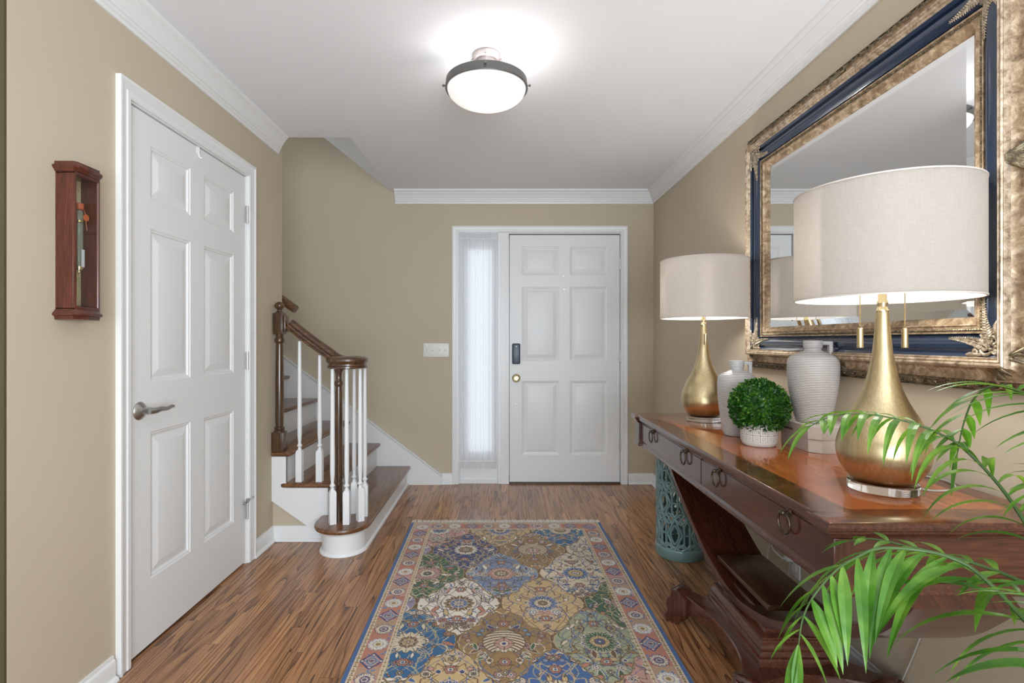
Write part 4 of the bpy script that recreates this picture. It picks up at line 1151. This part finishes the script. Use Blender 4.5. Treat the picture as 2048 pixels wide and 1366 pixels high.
for (y, z), d, s in along(.1705, .021):
    k += 1
    cen = Vector((XR-.0275, y, z)); t = Vector((0, d[0], d[1])); nrm = Vector((0, -d[1], d[0]))
    pts = [cen+t*(.0085*math.cos(a))+nrm*(.0060*math.sin(a)*(1 if k % 2 else -1)) for a in [PI*i/6 for i in range(-1, 8)]]
    tube(bm, pts, [.0012, .0016, .0020, .0022, .0022, .0022, .0020, .0016, .0012], 5)
    sphere(bm, cen+t*.0105, .0022, 6, 4)
for (y, z), d, s in along(.1595, .0065): sphere(bm, (XR-.0345, y, z), .0021, 5, 4)
obj('scroll_relief', bm, M_FB, mr)
# corner ornaments
M_ORN = antique('silver_gold_leaf', (srgb(92, 80, 64), srgb(172, 158, 136), srgb(214, 204, 186)), .36, .6, 70, .4, 200)
def curl(bm, Pm, c, r0, turns, dirn, rad, h=.0, ph=0.0):
    pts = []; n = int(18*turns)
    for i in range(n+1):
        t = i/n; a = ph+dirn*2*PI*turns*t; r = r0*(1-t*.85)
        pts.append(Pm(c[0]+r*math.cos(a), c[1]+r*math.sin(a), h+.006*t))
    tube(bm, pts, [rad*(1-.35*i/n)*(.5+.5*min(1, i/3)) for i in range(n+1)], 7)
def frond_(bm, Pm, a, b, bend, w, h):
    """leafy spray from a to b made of many overlapping small leaf lobes on a stalk"""
    A, B = Vector(a), Vector(b); d = B-A; nv = Vector((-d.y, d.x)).normalized()
    cs = [A+d*t+nv*bend*math.sin(PI*t) for t in [i/16 for i in range(17)]]
    tube(bm, [Pm(p.x, p.y, h+.003) for p in cs], [max(.0008, w*.28*(1-.7*i/16)) for i in range(17)], 6)
    for i, p in enumerate(cs[:-1]):
        t = i/16; ww = w*(1-.75*t)
        q = (cs[i+1]-p).normalized(); m = Vector((-q.y, q.x))
        for s in (-1, 1):
            e = p+q*ww*.9+m*s*ww
            tube(bm, [Pm(p.x, p.y, h+.001), Pm((p.x+e.x)/2+m.x*s*ww*.2, (p.y+e.y)/2+m.y*s*ww*.2, h+.005), Pm(e.x, e.y, h+.0005)], [ww*.18, ww*.34, ww*.14], 6)
def corner(sy, sz):
    def Pm(a, b, h):      # a towards the centre horizontally, b vertically, from the outer navy corner
        u = .098
        # height of the navy band under the point
        da, db = a, b; q = min(da, db); hh = .052-min(max(q, 0), .05)*.25
        return Vector((XR-hh-h, MY+sy*(MHW+u-a), MZ+sz*(MHH+u-b)))
    bm = new()
    curl(bm, Pm, (.040, .022), .018, 1.3, 1, .0050, 0, PI)
    curl(bm, Pm, (.022, .040), .018, 1.3, -1, .0050, 0, -PI/2)
    curl(bm, Pm, (.013, .013), .009, 1.1, 1, .0030)
    curl(bm, Pm, (.064, .015), .010, 1.2, -1, .0038, 0, PI/2); curl(bm, Pm, (.015, .064), .010, 1.2, 1, .0038, 0, 0)
    tube(bm, [Pm(.045, .008, .002), Pm(.06, .006, .004), Pm(.078, .008, .004), Pm(.090, .006, .001)], [.003, .005, .0055, .003], 8)
    tube(bm, [Pm(.008, .045, .002), Pm(.006, .06, .004), Pm(.008, .078, .004), Pm(.006, .090, .001)], [.003, .005, .0055, .003], 8)
    frond_(bm, Pm, (.045, .030), (.150, .048), .004, .013, .002)
    frond_(bm, Pm, (.030, .045), (.048, .150), -.004, .013, .002)
    frond_(bm, Pm, (.030, .030), (.058, .058), 0, .010, .002)
    frond_(bm, Pm, (.030, .030), (.066, .046), 0, .007, .003); frond_(bm, Pm, (.030, .030), (.046, .066), 0, .007, .003)
    for i in range(26):
        sphere(bm, Pm(.006+.045*random.random(), .006+.045*random.random(), -.001+.004*random.random()), .0035+.003*random.random(), 7, 5)
    obj('corner_ornament', bm, M_ORN, mr, sharp=60)
    # outer acanthus leaf wrapping the corner
    def Po(a, b, h): 
        return Vector((XR-.040-h+max(0, (max(-a, -b)))*.35, MY+sy*(MHW+.124-a), MZ+sz*(MHH+.124-b)))
    bm = new()
    for j in range(7):
        f = j/6; ax = .055*(1-f); bx2 = .055*f
        tube(bm, [Po(ax*.6, bx2*.6, .014), Po(ax-.02*f-.005, bx2-.02*(1-f)-.005, .012), Po(ax*1.0-.040*f-.012, bx2*1.0-.040*(1-f)-.012, -.004)], [.003, .0055, .002], 7)
    obj('outer_leaf', bm, M_FB, mr, sharp=60)
for sy in (-1, 1):
    for sz in (-1, 1): corner(sy, sz)
for (dy, dz, horiz) in ((-1, 0, 0), (1, 0, 0), (0, -1, 1), (0, 1, 1)):
    bm = new()
    for j in range(-4, 5):
        f = j/4
        def Ps(al, ou, h):
            y = MY+(al if horiz else dy*(MHW+.120+ou)); z = MZ+(dz*(MHH+.120+ou) if horiz else al)
            return Vector((XR-.052-h+ou*.6, y, z))
        tube(bm, [Ps(f*.006, .002, .012), Ps(f*.022, .022, .008), Ps(f*.048, .040, .0), Ps(f*.060, .058-.02*abs(f), -.004)], [.003, .0055, .0050, .002], 7)
    obj('side_leaf', bm, M_FB, mr, sharp=60)
g = G('mirror_silver'); g.base((.93, .945, .95)); g.p(Metallic=1.0, Roughness=.0); M_MIRR = g.m
bm = new()
rect = lambda i, h: [(XR-h, MY-MHW+i, MZ-MHH+i), (XR-h, MY+MHW-i, MZ-MHH+i), (XR-h, MY+MHW-i, MZ+MHH-i), (XR-h, MY-MHW+i, MZ+MHH-i)]
loft(bm, [rect(0, .010), rect(0, .0165), rect(.026, .0210)], cap=True)
obj('mirror_glass', bm, M_MIRR, mr, sharp=1)

# ------------------------------------------------------------------ rug
RW, RL = 1.205, 1.86
cs = .0025; nx, ny = int(RW/cs), int(RL/cs)
U = (np.arange(nx+1)/nx*RW)[None, :].repeat(ny+1, 0); V = (np.arange(ny+1)/ny*RL)[:, None].repeat(nx+1, 1)
def col(*c): return np.array(srgb(*c))
K_ = dict(blue=col(62, 92, 140), navy=col(52, 62, 108), cream=col(206, 190, 164), pink=col(176, 116, 94), rose=col(186, 142, 128), gold=col(146, 116, 72), brown=col(104, 78, 54),
          tan=col(190, 162, 116), sage=col(154, 156, 126), green=col(58, 88, 62), teal=col(40, 92, 134), slate=col(122, 136, 158), white=col(218, 208, 192), lilac=col(140, 128, 150), dk=col(60, 56, 60), red=col(150, 78, 66))
img = np.zeros((ny+1, nx+1, 3))
def wig(x, s): return np.sin(x*s)*.5+np.sin(x*s*1.7+1.3)*.5
fb = .142      # width of the whole border
# field cells
cen = []
for r in range(-1, 7):
    for x in ([.371, .741, .002, 1.110] if r % 2 else [.563, .932, .195]): cen.append((x, .140+.2925*r))
dmin = np.full(U.shape, 9.); d2nd = np.full(U.shape, 9.); idx = np.zeros(U.shape, int)
for i, (x, v) in enumerate(cen):
    dx = np.abs(U-x)/.186; dy = np.abs(V-v)/.290
    th = np.arctan2(dy, dx)
    d = (dx**1.75+dy**1.75)**(1/1.75)+.075*np.cos(th*8+.4)+.03*np.cos(th*20)
    nb = d < dmin
    d2nd = np.where(nb, dmin, np.minimum(d2nd, d)); idx = np.where(nb, i, idx); dmin = np.where(nb, d, dmin)
pal = ['navy', 'gold', 'cream', 'slate', 'white', 'tan', 'teal', 'sage', 'rose', 'gold', 'slate', 'tan', 'blue', 'white', 'sage', 'green', 'tan', 'navy', 'gold', 'white']
order = {}
def cellcolor(i):
    x, v = cen[i]; r = round((v-.140)/.2925); c = min((abs(x-q), k) for k, q in enumerate((.002, .195, .371, .563, .741, .932, 1.110)))[1]
    base = {-1: {0: 'rose', 2: 'rose', 4: 'rose', 6: 'teal'}, 0: {1: 'rose', 3: 'tan', 5: 'teal'}, 1: {0: 'lilac', 2: 'navy', 4: 'gold', 6: 'cream'}, 2: {1: 'green', 3: 'slate', 5: 'cream'},
            3: {0: 'lilac', 2: 'white', 4: 'tan', 6: 'green'}, 4: {1: 'teal', 3: 'gold', 5: 'sage'}, 5: {0: 'green', 2: 'tan', 4: 'blue', 6: 'rose'}, 6: {1: 'white', 3: 'navy', 5: 'tan'}}
    return base.get(r, {}).get(c, pal[(i*7+3) % len(pal)])
names = [cellcolor(i) for i in range(len(cen))]
for i, nme in enumerate(names): img[idx == i] = K_[nme]
light = {'navy': 'cream', 'gold': 'cream', 'cream': 'navy', 'slate': 'white', 'white': 'brown', 'tan': 'navy', 'teal': 'cream', 'sage': 'green', 'rose': 'white', 'lilac': 'white', 'green': 'cream', 'blue': 'cream'}
R_ = random.Random(12)
def win(cx, cy, R):
    i0, i1 = max(0, int((cx-R)/RW*nx)), min(nx+1, int((cx+R)/RW*nx)+2); j0, j1 = max(0, int((cy-R)/RL*ny)), min(ny+1, int((cy+R)/RL*ny)+2)
    return slice(j0, j1), slice(i0, i1)
def flower(cx, cy, R, n, c0, c1, c2, co, mask=None, sx=1.0, rot=0.0):
    w_ = win(cx, cy, R*1.15)
    x, y = (U[w_]-cx)*sx, V[w_]-cy; r = np.hypot(x, y); th = np.arctan2(y, x)+rot
    lob = R*(.74+.26*np.abs(np.cos(n*th/2))**.7)
    m = (r < lob)
    if mask is not None: m &= mask[w_]
    t = img[w_]
    t[m] = K_[co]; t[m & (r < lob-.0035)] = K_[c0]
    if R > .014:
        rad = (np.abs(np.sin(n*th/2)) < .18) & (r > R*.45); t[m & rad & (r < lob-.003)] = K_[co]
        t[m & (r < R*.50)] = K_[co]; t[m & (r < R*.50-.003)] = K_[c1]
        t[m & (r < R*.22)] = K_[c2]
    img[w_] = t
def leaf(cx, cy, L, W, ang, c0, co, mask=None):
    w_ = win(cx, cy, L)
    x, y = U[w_]-cx, V[w_]-cy; a = x*math.cos(ang)+y*math.sin(ang); b = -x*math.sin(ang)+y*math.cos(ang)
    q = (a/(L/2))**2; f = W/2*np.clip(1-q, 0, 1); m = (np.abs(b) < f)
    if mask is not None: m &= mask[w_]
    t = img[w_]; t[m] = K_[co]; t[m & (np.abs(b) < f-.0028)] = K_[c0]; img[w_] = t
def vine(i, mask, c, seed):
    x0, v0 = cen[i]; rr = random.Random(seed)
    dx, dy = np.abs(U-x0), V-v0
    for k in range(3):
        A, f, p, o = rr.uniform(.03, .06), rr.uniform(16, 30), rr.uniform(0, 6.28), rr.uniform(.02, .10)
        m = (np.abs(dx-o-A*np.sin(dy*f+p)) < .0019+.0*dx) & mask; img[m] = K_[c]
        f2 = rr.uniform(30, 50)
        m = (np.abs(dy-rr.uniform(-.15, .15)-.025*np.sin(dx*f2+p)) < .0016) & mask; img[m] = K_[c]
multi = ['blue', 'pink', 'tan', 'cream', 'green', 'brown', 'slate', 'rose', 'white', 'navy', 'gold']
dark = {'navy', 'teal', 'green', 'brown', 'blue'}
for i, (x0, v0) in enumerate(cen):
    mask = (idx == i)
    if not mask.any(): continue
    nme = names[i]; lt = light[nme]; isd = nme in dark
    # inner cartouche line
    for lv, c in ((.80, lt), (.52, 'brown' if not isd else 'tan')):
        img[(np.abs(dmin-lv) < .014) & mask] = K_[c]
    vine(i, mask, 'brown' if not isd else 'tan', i+5)
    vine(i, mask, 'blue' if not isd else 'sage', i+50)
    for k in range(46):
        a = R_.uniform(.012, .165); b = R_.uniform(-.25, .25); Rr = R_.choice([.007, .009, .011, .014, .018, .022])
        c0 = R_.choice([m_ for m_ in multi if m_ != nme]); c1 = R_.choice(['cream', 'gold', 'white', 'pink']); co = 'dk' if c0 not in dark else 'cream'
        if isd and c0 in dark: c0, co = 'white', 'brown'
        typ = R_.random(); an = R_.uniform(0, PI); nn_ = R_.choice([5, 6, 8])
        for s in (-1, 1):
            if typ < .55: flower(x0+s*a, v0+b, Rr, nn_, c0, c1, 'navy' if not isd else 'pink', co, mask, rot=an*s)
            else: leaf(x0+s*a, v0+b, Rr*3.0, Rr*1.1, an*s, c0, co, mask)
    # main medallion
    cA = {'navy': ('white', 'gold', 'cream'), 'gold': ('cream', 'white', 'blue'), 'white': ('brown', 'blue', 'white'), 'tan': ('blue', 'cream', 'gold'), 'slate': ('rose', 'brown', 'cream'), 'cream': ('blue', 'tan', 'white'),
          'sage': ('green', 'tan', 'blue'), 'teal': ('cream', 'brown', 'tan'), 'green': ('rose', 'cream', 'green'), 'rose': ('white', 'slate', 'blue'), 'blue': ('cream', 'rose', 'white'), 'lilac': ('white', 'blue', 'cream')}[nme]
    flower(x0, v0, .072, 16 if i % 2 else 12, cA[0], nme, cA[1], 'dk' if cA[0] not in dark else 'cream', mask, sx=1.0)
    flower(x0, v0, .044, 8, cA[1], cA[2], 'navy', 'dk' if cA[1] not in dark else 'cream', mask)
    flower(x0, v0, .020, 6, cA[2], 'blue', 'cream', 'brown', mask)
    for s in (-1, 1):
        flower(x0, v0+s*.125, .026, 6, 'pink' if nme != 'rose' else 'white', 'cream', 'blue', 'dk', mask)
        flower(x0, v0+s*.185, .016, 5, 'tan', 'blue', 'cream', 'dk', mask)
    if nme == 'gold':      # shell with radiating stripes
        w_ = win(x0, v0, .12); x, y = U[w_]-x0, V[w_]-v0
        m = ((x/.085)**2+(y/.082)**2 < 1) & ~((np.abs(x) < .04) & (y > .05)); th = np.arctan2(x, y+.09*0+.12)
        rr2 = np.hypot(x, y-.10)
        t = img[w_]; t[m] = K_['brown']; st_m = m & (np.mod(rr2*62+np.abs(x)*0, 1) > .45) & ((x/.080)**2+(y/.077)**2 < 1); t[st_m] = K_['cream']; img[w_] = t
        flower(x0, v0+.012, .040, 4, 'rose', 'cream', 'navy', 'brown', mask)
edge = (d2nd-dmin < .030); img[edge] = K_['tan']; img[(d2nd-dmin < .020)] = K_['brown']
# border
du_ = np.minimum(U, RW-U); dv_ = np.minimum(V, RL-V)
dbv = np.minimum(du_, dv_+.014)
inb = dbv < fb
sm = np.where(du_ < dv_+.014, V, U)
img[inb] = K_['pink']
fl = inb & (wig(sm, 9)+wig(dbv, 30)*.3 > .35); img[fl] = K_['rose']
blk = inb & (np.mod(sm, .31) > .22) & (np.mod(sm, .31) < .285); img[blk] = K_['rose']*.9+K_['gold']*.1
chk = blk & ((np.mod(sm, .013) < .006) ^ (np.mod(dbv, .013) < .006)); img[chk] = K_['brown']*.4+K_['tan']*.6
mid = .020+.020+(fb-.040-.018)/2
def bpos():
    out = []
    for v in np.arange(.085, RL-.05, .1033): out += [(mid, v, 0), (RW-mid, v, 0)]
    for u in np.arange(.02+.16, RW-.12, .1033): out += [(u, mid-.014, 1), (u, RL-mid+.014, 1)]
    return out
kk = 0
for (u, v, hz_) in bpos():
    kk += 1; ty = (kk//2) % 3
    for _ in range(5):
        uu, vv2 = u+R_.uniform(-.045, .045), v+R_.uniform(-.05, .05)
        if min(uu, RW-uu, vv2+.014, RL-vv2+.014) < fb-.02 and min(uu, RW-uu) > .045: leaf(uu, vv2, .022, .010, R_.uniform(0, 3.1), 'blue', 'slate', inb)
    if ty == 0: flower(u, v, .042, 12, 'white', 'cream', 'gold', 'slate', inb)
    elif ty == 1:
        w_ = win(u, v, .05); x, y = np.abs(U[w_]-u), np.abs(V[w_]-v); q = x+y*.9; t = img[w_]; ii = inb[w_]
        t[ii & (q < .046)] = K_['navy']; t[ii & (q < .036)] = K_['rose']; t[ii & (q < .028)] = K_['slate']; img[w_] = t
        flower(u, v, .018, 6, 'cream', 'pink', 'navy', 'navy', inb)
        for s in (-1, 1): flower(u+s*.034, v, .009, 5, 'cream', 'blue', 'blue', 'navy', inb); flower(u, v+s*.036, .009, 5, 'cream', 'blue', 'blue', 'navy', inb)
    else: flower(u, v, .038, 10, 'cream', 'pink', 'blue', 'navy', inb); flower(u, v, .016, 8, 'white', 'gold', 'navy', 'navy', inb)
# guards
for a, b in ((.020, .040), (fb-.018, fb)):
    gm = (dbv >= a) & (dbv < b); img[gm] = K_['cream']*.85+K_['gold']*.15
    gm2 = (dbv >= a+.0045) & (dbv < b-.0045); img[gm2] = K_['gold']
    gm3 = gm2 & (np.mod(sm, .024) < .015); img[gm3] = K_['cream']
    gm4 = (dbv >= a+.0075) & (dbv < b-.0075) & (np.mod(sm, .024) < .012) & (np.mod(sm, .024) > .004); img[gm4] = K_['brown']
img[(dbv >= .0175) & (dbv < .020)] = K_['dk']
out_b = du_ < .0195; img[out_b] = K_['blue']; img[(dv_ < .006)] = K_['blue']
# fade and abrash of the wool
ab = 1+.05*np.sin(V*23+np.sin(V*7)*2)+.05*(rng.random(U.shape)-.5)
img = np.clip(img*ab[..., None], 0, 1)
ROT = -.0163
rx0, ry0 = -.5750, 3.300
ca, sa = math.cos(ROT), math.sin(ROT)
# u axis to the right, v axis towards the camera
PX = rx0+U*ca+V*.0163; PY = ry0+U*.004-V*1.0
ZR = .010+.0006*rng.random(U.shape)
ZR[0, :] = ZR[-1, :] = .004; ZR[:, 0] = ZR[:, -1] = .004
co = np.stack([PX, PY, ZR], -1).reshape(-1, 3).astype(np.float32)
ii = np.arange((ny+1)*(nx+1)).reshape(ny+1, nx+1)
quads = np.stack([ii[:-1, :-1], ii[1:, :-1], ii[1:, 1:], ii[:-1, 1:]], -1).reshape(-1, 4)
rug = thing('area_rug', 'oriental wool rug with floral medallions, rose border and blue edge on the wood floor', 'rug', (rx0+RW/2, ry0-RL/2, 0))
me = bpy.data.meshes.new('rug_pile')
off = np.array(rug['_w'])
co -= off
me.vertices.add(len(co)); me.vertices.foreach_set('co', co.ravel())
me.loops.add(quads.size); me.loops.foreach_set('vertex_index', quads.ravel().astype(np.int32))
me.polygons.add(len(quads)); me.polygons.foreach_set('loop_start', (np.arange(len(quads))*4).astype(np.int32))
me.update(calc_edges=True)
ca_ = me.color_attributes.new('wool', 'FLOAT_COLOR', 'POINT')
cc = np.ones((len(co), 4), np.float32); cc[:, :3] = img.reshape(-1, 3); ca_.data.foreach_set('color', cc.ravel())
g = G('rug_wool'); at_ = g.n('ShaderNodeVertexColor', {'layer_name': 'wool'})
fz = g.noise(g.coord(), 900, 2); g.base(g.mix(.12, at_.outputs[0], g.ramp(fz, [(.3, (.25, .24, .22)), (.7, (.75, .74, .72))]), 'OVERLAY')); g.p(Roughness=.9, Specular_IOR_Level=.15, Sheen_Weight=.2)
g.bump(fz, .5, .002)
ro = bpy.data.objects.new('rug_pile', me); C.objects.link(ro); me.materials.append(g.m); ro.parent = rug; ro['_w'] = tuple(off)
bm = new()
# woven backing gives the rug its thickness
def rp(u, v): return (rx0+u*ca+v*.0163, ry0+u*.004-v)
pts = [rp(0, 0), rp(RW, 0), rp(RW, RL), rp(0, RL)]
loft(bm, [[(x, y, .001) for x, y in pts], [(x, y, .0045) for x, y in pts]]); obj('backing', bm, simple('rug_backing', srgb(70, 90, 130), .9), rug)
bm = new()
for end in (0, 1):
    n = 420
    for i in range(n):
        u = (i+.5)/n*RW; s = -1 if end == 0 else 1
        L = .052+.022*rng.random(); lx = (rng.random()-.5)*.022; wd = .0016
        v0_ = 0 if end == 0 else RL
        p0 = Vector((*rp(u, v0_), .006)); p1 = Vector((*rp(u+lx*.5, v0_+s*L*.5), .007+.003*rng.random())); p2 = Vector((*rp(u+lx, v0_+s*L), .002+.002*rng.random()))
        tube(bm, [p0, p1, p2], [wd, wd*1.3, wd*.7], 4)
obj('fringe', bm, simple('cotton_fringe', srgb(226, 218, 206), .9), rug)

# ------------------------------------------------------------------ outlet and cords
M_WPL = simple('white_plastic', (.74, .74, .72), .35)
oy, oz_ = 2.180, .232
ol = thing('wall_outlet', 'white wall outlet with a plug in it on the right wall beneath the console', 'outlet', (XR, oy, oz_))
bm = new(); box(bm, XR-.006, XR-.0003, oy-.036, oy+.036, oz_-.058, oz_+.058, .002, 2); obj('plate', bm, M_WPL, ol)
for s in (-1, 1):
    bm = new(); lathe(bm, [(0, 0), (.0165, 0), (.0165, -.002), (0, -.002)], (XR-.006, oy, oz_+s*.020), 20, 'x', False, False); obj('socket', bm, M_PLATE, ol)
def cord(name, pts, r, label, cat='cord', grp=None, mat=M_WPL, n=8):
    bm = new(); tube(bm, smooth_path(pts, n), r, 8); o = obj(name, bm, mat); recentre(o, pts[-1]); tag(o, label, cat, grp); return o
M_CORD = simple('clear_cord', (.42, .40, .36), .35)
cord('power_cord', [(XR-.055, oy-.004, oz_+.020), (XR-.075, 2.22, .275), (XR-.05, 2.30, .30), (XR-.02, 2.36, .22), (XR-.022, 2.40, .10), (XR-.045, 2.42, .006)], .0032, 'white cord looping from the outlet beneath the console')
bm = new(); box(bm, XR-.045, XR-.0083, oy-.012, oy+.012, oz_+.010, oz_+.032, .004, 2); tube(bm, [(XR-.045, oy, oz_+.021), (XR-.058, oy, oz_+.021)], [.006, .0035], 10)
pg = obj('plug', bm, M_WPL); recentre(pg, (XR-.02, oy, oz_+.02)); tag(pg, 'white plug pushed into the outlet beneath the console', 'plug')
cord('lamp_cord', [(1.067, 1.345, TZ+.0035), (1.10, 1.315, TZ+.0035), (1.155, 1.325, TZ+.0035), (1.198, 1.370, TZ+.0035), (1.208, 1.425, TZ+.0035), (1.190, 1.470, TZ+.0035), (1.215, 1.50, TZ+.0035), (1.2315, 1.505, TZ-.02), (1.231, 1.49, .60), (1.232, 1.478, .436), (1.232, 1.515, .32), (1.232, 1.56, .20), (1.225, 1.60, .095), (1.19, 1.62, .006)], .0022, 'thin pale lamp cord curling behind the nearer lamp and down the wall', mat=M_CORD)
cord('lamp_cord', [(1.232, 2.30, .70), (1.233, 2.26, .52), (1.233, 2.22, .38), (1.225, 2.205, .20), (1.20, 2.20, .006)], .0018, 'thin cord hanging down the wall behind the curved table support', mat=M_CORD)

# ------------------------------------------------------------------ potted palm at the right edge
M_PALM = leaf_mat('palm_leaf', srgb(44, 92, 28), srgb(86, 138, 46), srgb(146, 186, 84), .45, scale=9)
M_STEM = simple('palm_stem', srgb(58, 84, 34), .5, var=.15, vscale=40)
pm_ = thing('potted_palm', 'potted palm with long green fronds reaching in front of the near end of the console', 'plant', (1.00, .56, 0))
bm = new(); lathe(bm, [(0, .001), (.10, .001), (.112, .01), (.135, .20), (.142, .215), (.142, .235), (.130, .235), (.125, .205), (0, .20)], (1.0, .56, 0), 40, 'z', False, False); obj('planter', bm, simple('planter_glaze', (.55, .53, .5), .4), pm_)
bm = new(); lathe(bm, [(0, .206), (.124, .204)], (1.0, .56, 0), 32, 'z', False, False)
obj('soil', bm, simple('soil', (.03, .02, .014), .95, bump=.8, bscale=90), pm_)
prs = random.Random(21)
def leaflet(bm, p, d, L, W, g_, fold=.18, n=9, up=Vector((0, 0, 1))):
    d = d.normalized(); side = d.cross(up)
    if side.length < .05: side = d.cross(Vector((1, 0, 0)))
    side.normalize(); cur_, dd = Vector(p), Vector(d); rows = []
    for i in range(n+1):
        t = i/n
        w_ = W*(.16+.84*min(1, t*3.4)**.8)*(1-max(0, (t-.30)/.70)**1.7) if i < n else 0
        sd_ = (side-dd*side.dot(dd)).normalized(); nn = sd_.cross(dd)
        rows.append((cur_-sd_*w_*.5+nn*fold*w_*.5, Vector(cur_), cur_+sd_*w_*.5+nn*fold*w_*.5))
        cur_ = cur_+dd*(L/n); dd = (dd+Vector((0, 0, -1))*g_*(L/n)*8).normalized()
    R0 = [[bm.verts.new(q) for q in r] for r in rows[:-1]]; tip = bm.verts.new(rows[-1][1])
    for a, b in zip(R0, R0[1:]):
        bm.faces.new((a[0], a[1], b[1], b[0])); bm.faces.new((a[1], a[2], b[2], b[1]))
    bm.faces.new((R0[-1][0], R0[-1][1], tip)); bm.faces.new((R0[-1][1], R0[-1][2], tip))
def frond(pts, root, L, W, t0, count, g_=1.0, fwd=.55, lift=.25, r=.0032, seed=1, spread=.80, sides=(-1, 1)):
    rr = random.Random(seed)
    P = [at(*q) for q in pts]; P = [Vector(root)]+P if root else P
    S = smooth_path(P, 14); m = len(S)
    bm = new(); tube(bm, S, [r*(1.25-.95*i/(m-1)) for i in range(m)], 8); fr = obj('frond', bm, M_STEM, pm_)
    cum = [0.0]
    for a, b in zip(S, S[1:]): cum.append(cum[-1]+(b-a).length)
    bm = new()
    for k in range(count):
        f = t0+(1-t0)*(k+.3)/count; s_ = f*cum[-1]
        i = max(j for j in range(m) if cum[j] <= s_+1e-9); i = min(i, m-2)
        p = S[i].lerp(S[i+1], (s_-cum[i])/max(1e-6, cum[i+1]-cum[i])); T = (S[i+1]-S[i]).normalized()
        upv = Vector((0, 0, 1)); sd_ = T.cross(upv)
        if sd_.length < .2: sd_ = T.cross(Vector((0, -1, .2)))
        sd_.normalize(); un = sd_.cross(T)
        q = (k+.5)/count; lf = (.72+.55*math.sin(PI*min(1, q*1.05)))*(1-.35*q**3)
        for s in sides:
            d = T*(fwd+.12*rr.uniform(-1, 1))+sd_*s*(spread+.1*rr.uniform(-1, 1))+un*(lift+.12*rr.uniform(-1, 1))
            leaflet(bm, p+T*rr.uniform(-.004, .004), d, L*lf*rr.uniform(.9, 1.08), W*rr.uniform(.85, 1.1), g_*rr.uniform(.85, 1.2), fold=rr.uniform(.1, .4))
    T = (S[-1]-S[-2]).normalized()
    for s in (-.28, .28): leaflet(bm, S[-1], T+T.cross(Vector((0, 0, 1)))*s, L*.72, W*.8, g_)
    obj('leaflets', bm, M_PALM, fr, recalc=False)
    for f in bpy.data.objects: pass
crown = Vector((1.0, .56, .30))
frond([(2160, 1240, .80), (2048, 1042, .90), (1985, 955, .96), (1922, 893, 1.0), (1880, 868, 1.02), (1820, 845, 1.04), (1740, 829, 1.06), (1670, 831, 1.07), (1625, 850, 1.07)], crown, .138, .0165, .56, 16, 1.7, .50, .10, seed=3)
frond([(2200, 1420, .64), (2048, 1239, .75), (1958, 1148, .80), (1900, 1115, .82), (1835, 1100, .84), (1757, 1097, .85), (1711, 1116, .85), (1670, 1143, .84), (1629, 1190, .83), (1606, 1236, .82), (1597, 1290, .81)], crown, .165, .0205, .44, 22, .9, .50, -.32, seed=5, spread=.52)
frond([(2200, 1260, .70), (2048, 1166, .80), (1926, 1120, .86), (1816, 1093, .90), (1745, 1078, .93), (1700, 1082, .95)], crown, .078, .0145, .60, 10, 1.3, .45, .1, seed=8)
frond([(2250, 960, .76), (2120, 815, .85), (2048, 786, .91), (1990, 772, .96), (1950, 795, .99), (1928, 845, 1.01), (1915, 905, 1.02)], crown, .128, .0150, .46, 20, 1.0, .55, .1, seed=11)
frond([(2250, 1330, .62), (2110, 1220, .68), (2050, 1192, .71), (2005, 1184, .73)], crown, .080, .0085, .72, 8, 1.2, .6, .3, seed=14)
frond([(2350, 1100, .62), (2230, 985, .72), (2130, 955, .80), (2062, 985, .84)], crown, .10, .014, .62, 9, 1.0, .6, .3, seed=17)

# tidy: drop the helper property
for o in bpy.data.objects:
    if '_w' in o: del o['_w']
